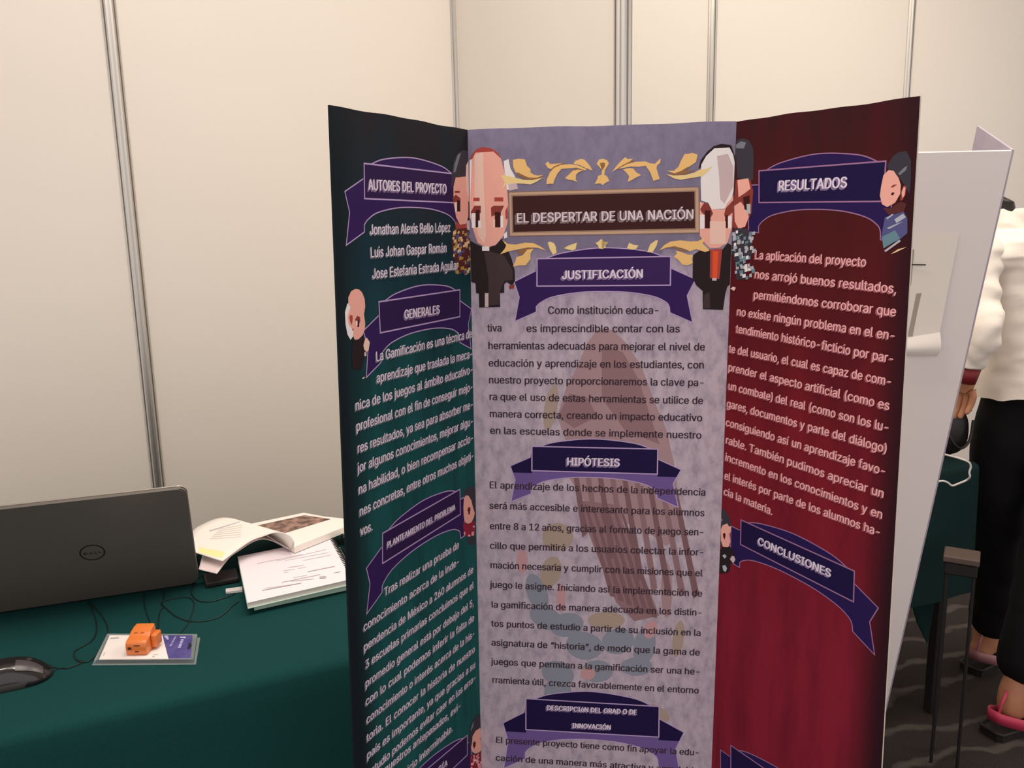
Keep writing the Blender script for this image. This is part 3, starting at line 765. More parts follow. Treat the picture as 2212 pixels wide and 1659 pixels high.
def figure(P, cr, items, dots=None, name='pixel_figure', label=None):
    g = Print(P)
    for k, (M, pts) in enumerate(items):
        if len(pts) == 4 and not isinstance(pts[0], tuple):
            x0, y0, x1, y1 = pts; pts = [(x0, y0), (x1, y0), (x1, y1), (x0, y1)]
        g.poly([P.px(*q) for q in cr(pts)], M, 7.2+k*0.08)
    if dots:
        rnd = random.Random(7)
        x0, y0, x1, y1, n, cols, sz, inside = dots
        for k in range(n):
            x, y = rnd.uniform(x0, x1), rnd.uniform(y0, y1)
            if not inside(x, y): continue
            a, b = sz*rnd.uniform(.7, 1.3), sz*rnd.uniform(.7, 1.2)
            g.poly([P.px(*q) for q in cr([(x, y), (x+a, y-a*.25), (x+a, y+b), (x, y+b*1.2)])], rnd.choice(cols), 9+0.001*k)
    return g.done(name, label)
c1 = crop(970, 300, 4.366)
figure(LEFT, c1, [
    (HDK, [(25, 300), (45, 200), (85, 130), (130, 105), (175, 115), (200, 150), (200, 240), (160, 250), (150, 355), (60, 362), (40, 420), (15, 470), (20, 400)]),
    (HDG, [(50, 240), (80, 150), (110, 130), (85, 220), (60, 310), (40, 320)]),
    (SK, [(60, 365), (150, 355), (190, 380), (200, 560), (190, 700), (160, 800), (100, 810), (65, 740), (40, 600), (40, 450)]),
    (SK2, [(160, 250), (200, 210), (200, 560), (165, 500), (155, 360)]),
    (BRN, [50, 490, 98, 510]), (BRN, [(30, 560), (60, 525), (105, 560), (105, 600), (80, 620), (80, 590), (40, 600)]), (EYE, [72, 580, 104, 685]), (HW, [55, 600, 72, 685]), (EYE, [180, 590, 196, 760]), (HWG, [165, 770, 200, 860]),
    (RD, [(62, 770), (100, 812), (165, 800), (165, 840), (100, 850), (60, 850)]),
    (BRO, [(40, 850), (165, 840), (200, 900), (200, 1180), (150, 1240), (90, 1250), (30, 1100), (20, 950)])],
    (20, 850, 190, 1260, 80, [CRM, GLD, BLU, CRM, BRO, GLD], 25, lambda x, y: x > 20+abs(y-980)*0.12), label='dark-haired pixel figure in gold and blue')
figure(MID, c1, [
    (RD, [(195, 190), (215, 150), (260, 95), (320, 75), (400, 90), (455, 125), (500, 190), (480, 220), (215, 240)]),
    (HW, [(195, 200), (220, 190), (222, 700), (195, 760)]), (HW, [(515, 210), (560, 190), (580, 280), (620, 350), (640, 430), (610, 480), (540, 480)]), (HWG, [(555, 430), (640, 420), (650, 470), (570, 490)]),
    (SK, [(215, 200), (250, 130), (420, 120), (490, 185), (520, 300), (550, 500), (560, 640), (550, 800), (510, 920), (440, 1000), (350, 1025), (270, 980), (235, 880), (205, 760), (200, 560)]),
    (SK2, [(240, 150), (320, 125), (330, 500), (350, 900), (330, 990), (270, 900), (240, 600)]),
    (RD, [230, 555, 288, 588]), (RD, [428, 552, 512, 590]), (BRN, [(205, 690), (240, 630), (300, 630), (300, 700), (255, 700), (215, 720)]), (BRN, [(395, 650), (420, 630), (520, 630), (490, 690), (400, 735)]),
    (EYE, [250, 670, 290, 835]), (HW, [215, 700, 250, 840]), (HW, [275, 770, 300, 838]), (EYE, [432, 690, 488, 835]), (HW, [485, 725, 510, 835]), (SK2, [415, 760, 434, 835]), (RD, [(530, 680), (555, 630), (555, 750), (535, 760)]),
    (HW, [(515, 900), (545, 870), (550, 930), (520, 940)]),
    (BLK, [(200, 960), (270, 1000), (350, 1030), (440, 1005), (500, 940), (540, 1010), (590, 1130), (620, 1240), (622, 1340), (595, 1385), (545, 1350), (520, 1370), (520, 1450), (480, 1455), (482, 1585), (285, 1590), (282, 1460), (255, 1455), (250, 1360), (195, 1350), (195, 1150)]),
    (BLK2, [(330, 1070), (380, 1060), (520, 1100), (600, 1240), (600, 1330), (520, 1340), (480, 1440), (470, 1560), (375, 1570), (370, 1300)]),
    (HW, [312, 1015, 380, 1055]), (HWG, [338, 1455, 372, 1585]), (BRN, [(565, 1385), (620, 1370), (610, 1412), (570, 1415)])], label='bald pixel figure in a black robe')
c2 = crop(1490, 290, 4.256)
figure(MID, c2, [
    (BLK, [(80, 320), (100, 240), (160, 160), (220, 110), (290, 88), (380, 100), (425, 200), (425, 420), (230, 200)]),
    (HW, [(105, 280), (150, 200), (225, 130), (365, 122), (400, 190), (425, 260), (425, 520), (385, 590), (350, 630), (320, 685), (200, 690), (170, 630), (105, 610), (100, 430)]),
    (HWG, [(250, 200), (350, 180), (400, 300), (400, 480), (320, 640), (280, 600), (270, 400)]),
    (SK, [(92, 620), (170, 640), (205, 690), (320, 690), (360, 620), (420, 560), (420, 680), (385, 870), (345, 1000), (265, 1045), (185, 1045), (130, 990), (92, 930)]),
    (BRN, [(95, 690), (130, 630), (175, 640), (215, 730), (180, 780), (110, 720)]), (BRN, [(315, 740), (330, 680), (395, 610), (420, 620), (400, 720), (330, 770)]),
    (EYE, [138, 700, 190, 865]), (HW, [94, 740, 134, 868]), (EYE, [325, 745, 350, 862]), (HW, [352, 755, 384, 865]), (SK2, [185, 800, 330, 1010]),
    (BLK, [(30, 1110), (120, 1050), (185, 1060), (300, 1060), (350, 1000), (400, 1020), (420, 1100), (420, 1380), (345, 1400), (325, 1470), (305, 1615), (120, 1608), (118, 1440), (60, 1390), (25, 1320)]),
    (BLK2, [(130, 1480), (180, 1450), (190, 1600), (125, 1600)]),
    (RD, [(188, 1060), (298, 1050), (272, 1330), (185, 1320)]), (ORG, [(212, 1075), (262, 1075), (250, 1320), (210, 1320)]), (HWG, [205, 1322, 246, 1345])], label='white-haired pixel figure with a red collar')
figure(RIGHT, c2, [
    (HDK, [(395, 110), (430, 55), (490, 38), (545, 55), (585, 130), (592, 260), (585, 420), (560, 440), (440, 400), (428, 220), (400, 160)]),
    (HDG, [(410, 100), (470, 65), (520, 75), (500, 130), (430, 130)]),
    (BRN, [(425, 420), (560, 420), (585, 520), (570, 720), (520, 830), (440, 880), (395, 850), (400, 650)]),
    (SK, [(440, 420), (540, 405), (560, 500), (510, 540), (450, 580)]), (SK, [(410, 660), (470, 620), (530, 700), (545, 760), (510, 850), (450, 870), (415, 800)]),
    (EYE, [(490, 580), (550, 560), (555, 620), (525, 700), (505, 690)]), (SLV, [525, 640, 560, 730]),
    (HDK, [(380, 900), (430, 860), (540, 870), (575, 980), (580, 1100), (520, 1160), (510, 1330), (430, 1340), (420, 1200), (370, 1060)]),
    (SK2, [(375, 1420), (400, 1400), (425, 1410), (410, 1440)])],
    (370, 880, 575, 1310, 80, [SLV, SLV, TEA, HDK, HW], 27, lambda x, y: y < 1100 or x > 410), label='dark-haired pixel figure with silver clothes')
c3 = crop(730, 600, 7.54)
figure(LEFT, c3, [
    (HW, [(110, 560), (150, 420), (220, 400), (260, 700), (240, 960), (200, 1010), (150, 920), (120, 760)]),
    (SK, [(165, 420), (165, 320), (210, 220), (280, 180), (340, 190), (390, 240), (430, 340), (440, 470), (420, 600), (440, 740), (435, 840), (400, 930), (340, 1000), (270, 1010), (240, 940), (250, 860), (170, 760), (150, 640), (200, 480)]),
    (RD, [(182, 640), (200, 600), (235, 620), (235, 700), (220, 770), (195, 720)]), (BRN, [(275, 680), (310, 620), (355, 640), (360, 700), (340, 760), (290, 720)]), (EYE, [310, 690, 342, 800]), (HW, [292, 700, 314, 775]), (RD, [230, 830, 250, 860]),
    (BLK, [(240, 1020), (320, 1010), (400, 940), (430, 1010), (450, 1190), (430, 1300), (380, 1500), (230, 1480), (220, 1200)]),
    (SK2, [(410, 1100), (440, 990), (465, 975), (515, 1050), (495, 1180), (460, 1210), (425, 1170)]), (HWG, [425, 1210, 460, 1275]), (HWG, [(385, 1640), (420, 1610), (440, 1620), (410, 1650)])], label='small bald pixel figure with white hair')
c4 = crop(980, 1030, 9.76)
figure(LEFT, c4, [
    (HDK, [(200, 400), (230, 280), (330, 200), (420, 200), (470, 260), (500, 400), (510, 640), (480, 900), (440, 950), (400, 600), (300, 420)]),
    (SK, [(200, 640), (215, 450), (250, 390), (310, 400), (370, 500), (400, 640), (440, 760), (420, 860), (370, 960), (300, 990), (240, 960), (210, 840)]),
    (BRN, [(280, 690), (310, 630), (350, 640), (350, 720), (300, 740)]), (EYE, [305, 680, 338, 790]),
    (RED2, [(200, 940), (250, 990), (340, 985), (430, 920), (450, 1040), (440, 1220), (330, 1270), (230, 1240), (190, 1050)]),
    (HDK, [(280, 1290), (440, 1250), (460, 1380), (400, 1440), (280, 1400)]),
    (ROSE, [(205, 1170), (240, 1150), (245, 1220), (215, 1230)]), (ROSE, [(375, 1160), (425, 1150), (420, 1240), (370, 1240)]), (SK2, [300, 1220, 345, 1255]), (ROSE, [400, 1030, 440, 1065])], label='small pixel figure in a red coat')
c5 = crop(980, 1520, 11.94)
figure(LEFT, c5, [
    (HDK, [(400, 760), (430, 560), (520, 400), (620, 270), (720, 240), (810, 320), (850, 480), (860, 700), (850, 950), (800, 1100), (450, 1200), (370, 950)]),
    (HDG, [(430, 680), (470, 540), (520, 440), (500, 580), (450, 690)]),
    (SK, [(470, 1000), (480, 840), (560, 700), (680, 620), (750, 660), (780, 800), (790, 980), (740, 1150), (660, 1250), (560, 1290), (480, 1250), (440, 1140)]),
    (BRN, [(490, 1010), (540, 960), (570, 1000), (560, 1090), (520, 1170), (490, 1080)]), (BRN, [(680, 900), (730, 830), (790, 850), (780, 950), (730, 1020), (690, 960)]), (EYE, [505, 1000, 545, 1110]), (EYE, [700, 880, 740, 985]),
    (RED2, [(450, 1290), (560, 1320), (700, 1240), (800, 1180), (870, 1400), (850, 1900), (420, 1900), (420, 1400)])],
    (430, 1280, 850, 1700, 46, [ROSE, ROSE, RED2, SK2], 52, lambda x, y: True), label='dark-haired pixel figure in pink clothes')
c6 = crop(1530, 1090, 9.76)
figure(RIGHT, c6, [
    (HDK, [(110, 420), (130, 250), (190, 130), (270, 85), (360, 120), (440, 250), (480, 420), (470, 600), (300, 900), (200, 800), (130, 640)]),
    (HDG, [(240, 320), (280, 290), (310, 320), (280, 370)]),
    (SK, [(250, 520), (300, 440), (400, 395), (440, 460), (490, 460), (480, 560), (450, 620), (470, 780), (440, 880), (370, 920), (310, 880), (270, 760)]),
    (BRN, [(180, 600), (240, 560), (240, 720), (200, 690)]), (EYE, [(310, 620), (350, 590), (370, 640), (350, 740), (325, 700)]),
    (BLK, [(160, 920), (300, 890), (480, 900), (560, 1050), (560, 1230), (460, 1250), (460, 1380), (400, 1440), (230, 1450), (190, 1330), (210, 1180), (90, 1130), (100, 1000)]),
    (SLV, [(300, 1080), (345, 1040), (390, 1090), (350, 1140)]), (HWG, [(460, 1150), (500, 1080), (550, 1090), (575, 1160), (530, 1240)]), (SLV, [(300, 1290), (360, 1270), (400, 1340), (370, 1420), (320, 1390)]), (HWG, [(85, 1120), (130, 1050), (165, 1100), (150, 1150)])], label='small pixel figure in black and silver')
c7 = crop(1890, 300, 6.38)
figure(RIGHT, c7, [
    (HDK, [(170, 380), (240, 250), (330, 180), (440, 170), (500, 300), (500, 560), (480, 760), (420, 650), (300, 480), (200, 440)]),
    (HDG, [(320, 480), (400, 400), (450, 370), (430, 430), (350, 500)]),
    (SK, [(90, 640), (120, 500), (190, 430), (260, 440), (330, 540), (360, 640), (350, 760), (280, 880), (170, 940), (100, 900), (70, 780)]),
    (BRN, [(360, 720), (400, 640), (440, 650), (430, 760), (380, 850), (350, 850)]), (SK, [(370, 740), (400, 660), (425, 670), (410, 780), (380, 820)]),
    (BRN, [(215, 670), (260, 630), (310, 630), (250, 670)]), (EYE, [(220, 770), (240, 735), (275, 745), (250, 780)]), (EYE, [(260, 900), (320, 830), (340, 850), (290, 920)]),
    (BRO, [(110, 950), (200, 960), (360, 860), (440, 900), (400, 1000), (200, 1050)]),
    (BLU, [(140, 1080), (400, 1000), (450, 1100), (450, 1300), (330, 1400), (120, 1480), (90, 1350)]),
    (SLV, [(160, 1090), (250, 1030), (255, 1050), (170, 1110)]), (SLV, [(270, 1110), (390, 1030), (430, 1080), (300, 1160)]), (TEA, [(100, 1350), (280, 1260), (350, 1370), (120, 1510)]), (SLV, [(165, 1230), (300, 1170), (390, 1140), (200, 1240)]), (SLV, [(130, 1540), (340, 1390), (360, 1410), (150, 1560)]), (CRM, [(215, 1590), (320, 1520), (440, 1490), (300, 1560)])], label='pixel figure in blue at the right edge')

# ------------------------------------------------------------------ neighbouring white board seen from behind
LEAN = math.radians(14)
BT = atY(2190, 322, 1.35)
BW = Vector((0, -math.sin(LEAN), math.cos(LEAN)))         # up the board
BN = Vector((0, -math.cos(LEAN), -math.sin(LEAN)))        # towards the camera
BL_ = BT.z/BW.z
white_m = mat('foam_board', C(244, 236, 236), 0.7, bump=(8, 0.05))
board2 = empty('display_board', (BT.x-0.22, BT.y+BL_*math.sin(LEAN), 0), 'white foam presentation board seen from behind, leaning right of the poster', 'board')
BWID = 0.44
XX = ray(1985, 322); XX = (BT-CO)  # the board's top edge follows the image row at its own depth
p_l = CO + ray(1985, 323)*((BT-CO).dot(BN)/ray(1985, 323).dot(BN))
BX = (BT-p_l); BX -= BW*BX.dot(BW); BX.normalize()
def brd(x, y, h=0.0):
    d = ray(x, y); return CO+d*((BT-CO).dot(BN)/d.dot(BN))+BN*h
cenb = BT-BX*(BWID/2)-BW*(BL_/2)-BN*0.003
box('center_panel', cenb, BX, BW, BN, BWID, BL_-0.004, 0.005, white_m, board2, 0.001, 1)
# wing folding away from us on the right
def wing_dir(ang): return (-BN)*math.cos(ang)-BX*math.sin(ang)
best = None
for k in range(-85, 89):
    d = wing_dir(math.radians(k)); q = BT+d*0.27
    rel = q-CO; zz = rel.dot(FW); px_ = IW/2+FPX*rel.dot(RT)/zz
    e = abs(px_-2112)
    if best is None or e < best[0]: best = (e, k)
WD = wing_dir(math.radians(best[1])); WNn = WD.cross(BW).normalized()
wing_in = mat('board_print', C(158, 148, 172), 0.7, noise=(6, 0.3, C(192, 180, 188)))
bmw = bmesh.new()
wc = BT+WD*0.135-BW*(BL_/2)
box_bm(bmw, wc-WNn*0.001, WD, BW, WNn, 0.27, BL_-0.002, 0.004)
wing = bm_obj('wing_panel', bmw, wing_in, board2)
for v in wing.data.vertices:                                # keep the wing's top level with the panel's
    pass
paper_m = mat('paper', C(248, 241, 233), 0.8, bump=(30, 0.06))
tape_m = mat('tape_grey', C(176, 166, 156), 0.6)
def sheet(name, pts, h0, curl=None, M=paper_m, parent=board2, n=10):
    """a sheet laid on the board: four image corners TL TR BR BL, lower part lifting by curl"""
    v, f = [], []
    for j in range(n+1):
        for i in range(n+1):
            s, tt = i/n, j/n
            a = lerp(pts[0], pts[1], s); b = lerp(pts[3], pts[2], s); p = lerp(a, b, tt)
            v.append(brd(p[0], p[1], h0+(curl(s, tt) if curl else 0)))
    for j in range(n):
        for i in range(n):
            a = j*(n+1)+i; f.append((a, a+n+1, a+n+2, a+1))
    return mesh(name, v, f, M, parent, True)
sheet('taped_sheet', [(1962, 503), (2072, 503), (2026, 722), (1930, 730)], 0.0012, lambda s, t_: 0.004*t_*t_)
sheet('sheet_flap', [(1935, 730), (2027, 715), (2018, 766), (1930, 762)], 0.0055, lambda s, t_: 0.012*math.sin(t_*math.pi*0.9))
sheet('tape_strip', [(1966, 538), (1974, 538), (1966, 624), (1957, 624)], 0.0022, M=tape_m)
sheet('tape_strip', [(1978, 633), (1989, 632), (1968, 724), (1958, 724)], 0.0030, lambda s, t_: 0.003*t_*t_, M=tape_m)
a = brd(1956, 570, 0.004); b = brd(1996, 570, 0.006)
tube('pin', [a, b], 0.0011, mat('pin_black', C(30, 26, 26), 0.4), board2, 6, 1)

# ------------------------------------------------------------------ things on the table
dark_plastic = mat('mouse_black', C(30, 27, 29), 0.22, coat=0.4)
def build_mouse():
    e = atz(112, 1440, TZ+0.012); c0 = e-TU*0.056; c0.z = TZ
    m_ = empty('computer_mouse', c0, 'glossy black computer mouse at left edge of the green table', 'mouse')
    rot = Matrix((TU, -TN, Z3)).transposed()
    def hull(sx, sy, sz, z0=0, grow=0):
        v, f = [], []; nu, nv = 28, 12
        for j in range(nv+1):
            ph = j/nv*math.pi/2
            for i in range(nu):
                th = 2*math.pi*i/nu; cx, sy_ = math.cos(th), math.sin(th)
                k = (abs(cx)**2.5+abs(sy_)**2.5)**(-1/2.5)
                rr = math.cos(ph)**0.55 if j < nv else 0
                x, y = cx*k*rr*sx, sy_*k*rr*sy
                y *= 1-0.14*math.exp(-(x/sx)**2*6)
                z = math.sin(ph)**1.1*sz*(1-0.35*(x/sx+0.15)**2) if j else 0
                v.append(c0+rot @ Vector((x, y, z+z0+0.002)))
        for j in range(nv):
            for i in range(nu): f.append((j*nu+i, j*nu+(i+1) % nu, (j+1)*nu+(i+1) % nu, (j+1)*nu+i))
        f.append(tuple(reversed(range(nu))))
        return v, f
    v, f = hull(0.056, 0.031, 0.034); mesh('body', v, f, dark_plastic, m_, True)
    v, f = [], []
    base = [c0+rot @ Vector((math.cos(a)*0.057, math.sin(a)*0.032*(1-0.12*math.exp(-math.cos(a)**2*6)), 0)) for a in [2*math.pi*k/28 for k in range(28)]]
    v = [p+Z3*0.0006 for p in base]+[p+Z3*0.010 for p in base]
    f = [(i, (i+1) % 28, 28+(i+1) % 28, 28+i) for i in range(28)]+[tuple(range(28, 56))]
    mesh('side_band', v, f, mat('rubber_black', C(18, 17, 18), 0.6), m_, True)
    # scroll wheel, raised finger panel
    wv, wf = tube_geo([c0+rot @ Vector((0.028, y, 0.0285)) for y in (-0.0035, 0.0035)], 0.0050, 16)
    mesh('scroll_wheel', wv, wf, mat('rubber_black', C(18, 17, 18), 0.6), m_, True)
    pv, pf = [], []
    for j in range(9):
        for i in range(7):
            x = 0.012+0.034*j/8; y = -0.013-0.010*(i/6-0.5)*2*(1-0.5*(j/8)**2)
            r2 = min(0.999, (abs(x/0.056)**2.5+abs(y/0.031)**2.5)**(1/2.5)); ph = math.acos(r2**(1/0.55))
            z = math.sin(ph)**1.1*0.034*(1-0.35*(x/0.056+0.15)**2)+0.0032
            pv.append(c0+rot @ Vector((x, y, z)))
    for j in range(8):
        for i in range(6): a = j*7+i; pf.append((a, a+1, a+8, a+7))
    mesh('button_panel', pv, pf, mat('mouse_grey', C(74, 68, 70), 0.3), m_, True)
    def g(x, y, z=0.0018): return atz(x/4.254, 1220+y/4.254, TZ+z)
    tube('cable', [e-TU*0.003+Z3*0.0] + [g(540, 950), g(620, 948), g(700, 922), g(760, 890), g(705, 872), g(680, 830), g(692, 790), g(760, 748), g(845, 695), g(884, 620), g(884, 520), g(850, 430), g(812, 350), g(800, 325)], 0.0009, mat('cable_black', C(18, 22, 22), 0.45), m_, 6)
build_mouse()
cab_m = mat('cable_black', C(18, 22, 22), 0.45)
def g3(x, y, z=0.0013): return atz(x/4.254, 1220+y/4.254, TZ+z)
tag(tube('thin_cable', [g3(820, 350), g3(860, 385), g3(925, 455), g3(975, 535), g3(990, 600), g3(975, 680), g3(905, 800), g3(850, 865), g3(790, 895), g3(725, 888)], 0.0008, cab_m, origin=g3(925, 455)), 'short thin black cable curving from under laptop towards white pack', 'cable')
tag(tube('thin_cable', [g3(1392, 572), g3(1368, 500), g3(1335, 400), g3(1322, 290, .002), g3(1345, 200, .004), g3(1400, 170, .006), g3(1465, 178, .004), g3(1500, 230, .002), g3(1508, 300), g3(1490, 360), g3(1560, 430), g3(1620, 475), g3(1720, 513), g3(1850, 520), g3(1990, 492), g3(2075, 440), g3(2130, 385), g3(2195, 335)], 0.0008, cab_m, origin=g3(1500, 300)), 'black cable looping up beside the laptop behind the orange gadget', 'cable')
tag(tube('thin_cable', [g3(1450, 640), g3(1455, 570), g3(1460, 480), g3(1478, 420), g3(1502, 385), g3(1480, 358), g3(1500, 335), g3(1570, 315), g3(1700, 297), g3(1765, 318), g3(1785, 370), g3(1770, 430), g3(1735, 525), g3(1690, 590), g3(1650, 640)], 0.0008, cab_m, origin=g3(1700, 300)), 'thin cable making a rounded loop behind the purple card end', 'cable')
tag(tube('thin_cable', [g3(1960, 55), g3(1900, 75), g3(1820, 130), g3(1768, 205), g3(1762, 265), g3(1800, 315), g3(1860, 338), g3(1950, 335), g3(2050, 308), g3(2130, 280), g3(2160, 265)], 0.0009, cab_m, origin=g3(1800, 300)), 'thin cable curling from under the open book to the white label strip', 'cable')

def build_pack():
    """clear blister pack lying on the cloth: card, clear tray, orange gadget"""
    def q(x, y, z): return atz(190+x/8.508, 1320+y/8.508, TZ+z)
    zc = 0.008
    TL, TR, BR, BL = q(400, 440, zc), q(1925, 448, zc), q(1890, 872, zc), q(205, 885, zc)
    cen = (TL+TR+BR+BL)/4; cen.z = TZ
    pk = empty('blister_pack', cen, 'clear blister pack with white and purple card lying below the laptop', 'package')
    def strip(p0, p1, p2, p3, th, name, M, parent):
        v = [p0, p1, p2, p3]+[p-Z3*th for p in (p0, p1, p2, p3)]
        return mesh(name, v, [(3, 2, 1, 0), (4, 5, 6, 7), (0, 1, 5, 4), (1, 2, 6, 5), (2, 3, 7, 6), (3, 0, 4, 7)], M, parent)
    s = 0.66
    Tm, Bm = TL.lerp(TR, 0.636), BL.lerp(BR, 0.757)
    white = mat('card_white', C(240, 232, 228), 0.45); pur = mat('card_purple', C(72, 66, 128), 0.4, noise=(70, 0.2, C(96, 88, 150)))
    a_ = strip(TL, Tm, Bm, BL, 0.001, 'card', white, pk)
    b_ = strip(Tm, TR, BR, Bm, 0.001, 'card_end', pur, pk); b_['label'] = 'purple end of the card'
    # clear tray: rim, sides, flange
    clear = mat('clear_plastic', (0.85, 0.88, 0.88, 1), 0.08, alpha=0.22, spec=0.9)
    g_ = 0.006
    U = (TR-TL).normalized(); Vv = (TL-BL); Vv = (Vv-U*Vv.dot(U)).normalized()
    o4 = [TL-U*g_+Vv*g_*.6, TR+U*g_+Vv*g_*.6, BR+U*g_-Vv*g_*.6, BL-U*g_-Vv*g_*.6]
    i4 = [TL, TR, BR, BL]
    f4 = [p+(p-cen).normalized()*0.004 for p in o4]
    V = [p+Z3*0.0005 for p in i4]+[p+Z3*0.0005 for p in o4]+[Vector((p.x, p.y, TZ+0.0025)) for p in o4]+[Vector((p.x, p.y, TZ+0.001)) for p in f4]
    F = []
    for k in range(4):
        n_ = (k+1) % 4
        F += [(k, n_, 4+n_, 4+k), (4+k, 4+n_, 8+n_, 8+k), (8+k, 8+n_, 12+n_, 12+k)]
    mesh('clear_tray', V, F, clear, pk)
    # hang hole, faint printed marks
    def cv(x, y, h=0.0004): return q(x, y, zc+h)
    hh = [(1850, 590), (1880, 575), (1912, 640), (1880, 668), (1862, 700), (1826, 705), (1838, 650)]
    mesh('hang_hole', [cv(*p) for p in hh], [tuple(reversed(range(len(hh))))], mat('hole_dark', C(24, 18, 44), 0.7), pk)
    def mark(M, par, pts):
        mesh('card_mark', [cv(*p) for p in pts], [tuple(reversed(range(len(pts))))], M, par)
    pale = mat('card_print_pale', C(190, 190, 232), 0.5); gry = mat('card_print_grey', C(176, 172, 176), 0.6)
    mark(pale, b_, [(1690, 470), (1800, 470), (1790, 500), (1690, 490)])
    for k in range(6): mark(pale, b_, [(1712-k*10, 520+k*27), (1760-k*10, 520+k*27), (1754-k*10, 538+k*27), (1704-k*10, 538+k*27)])
    for k in range(7): mark(pale, b_, [(1590-k*14, 475+k*26), (1622-k*14, 470+k*26), (1617-k*14, 484+k*26), (1584-k*14, 488+k*26)])
    for k in range(3): mark(pale, b_, [(1400+k*22, 455+k*24), (1470+k*10, 450+k*24), (1465+k*10, 472+k*24), (1405+k*22, 476+k*24)])
    for q4 in ([(275, 815), (305, 755), (320, 750), (290, 818)], [(410, 490), (570, 480), (565, 500), (415, 510)], [(1180, 830), (1225, 824), (1220, 842), (1185, 846)], [(1200, 800), (1290, 790), (1288, 798), (1200, 808)]): mark(gry, a_, q4)
    # orange gadget standing on the card
    orange = mat('orange_plastic', C(222, 122, 56), 0.32, coat=0.3)
    fl, fr_ = q(706, 812, zc+0.001), q(1090, 806, zc+0.001)
    Ug = (fr_-fl); wdt = Ug.length; Ug.z = 0; Ug.normalize(); Ng = Vector((-Ug.y, Ug.x, 0))
    gd = empty('orange_gadget', (fl+fr_)/2, 'bright orange plastic plug gadget standing on the white card', 'gadget')
    prof = [(0.0, 0), (-0.001, 0.012), (0.000, 0.019), (0.004, 0.0225), (0.014, 0.0245), (0.020, 0.029), (0.030, 0.0325), (0.038, 0.034), (0.040, 0.032), (0.041, 0.0)]
    bm = bmesh.new()
    rows = []
    for sx in (0, 1):
        rows.append([bm.verts.new(fl+Ug*(wdt*sx+(0.002 if sx else -0.002)*(-1 if y > .030 else 0))+Ng*x+Z3*y) for x, y in prof])
    n = len(prof)
    bm.faces.new(list(reversed(rows[0]))); bm.faces.new(rows[1])
    for k in range(n): bm.faces.new((rows[0][k], rows[0][(k+1) % n], rows[1][(k+1) % n], rows[1][k]))
    bmesh.ops.recalc_face_normals(bm, faces=bm.faces)
    bmesh.ops.bevel(bm, geom=list(bm.edges), offset=0.0022, segments=3, profile=0.5, affect='EDGES', clamp_overlap=True)
    bm_obj('body', bm, orange, gd, True)
    c_ = (fl+fr_)/2
    bm = bmesh.new(); box_bm(bm, fl+Ug*(wdt+0.0045)+Ng*0.026+Z3*0.014, Ug, Ng, Z3, 0.010, 0.020, 0.022, 0.003, 3); bm_obj('side_latch', bm, orange, gd, True)
    hole = mat('socket_dark', C(70, 22, 8), 0.6)
    def slot(x, z, sx, sz):
        box('slot', fl+Ug*(wdt*x)-Ng*0.0008+Z3*z, Ug, Ng, Z3, sx, 0.0012, sz, hole, gd, 0.0003, 1)
    slot(0.20, 0.0115, 0.0056, 0.0042); slot(0.55, 0.0160, 0.0095, 0.0012); slot(0.53, 0.0058, 0.0060, 0.0014)
    for k in (0.3, 0.6):
        box('ridge', fl+Ug*(wdt*k)+Ng*0.0185+Z3*0.0288, Ug, Ng, Z3, 0.006, 0.0024, 0.0020, orange, gd, 0.0008, 2)
build_pack()

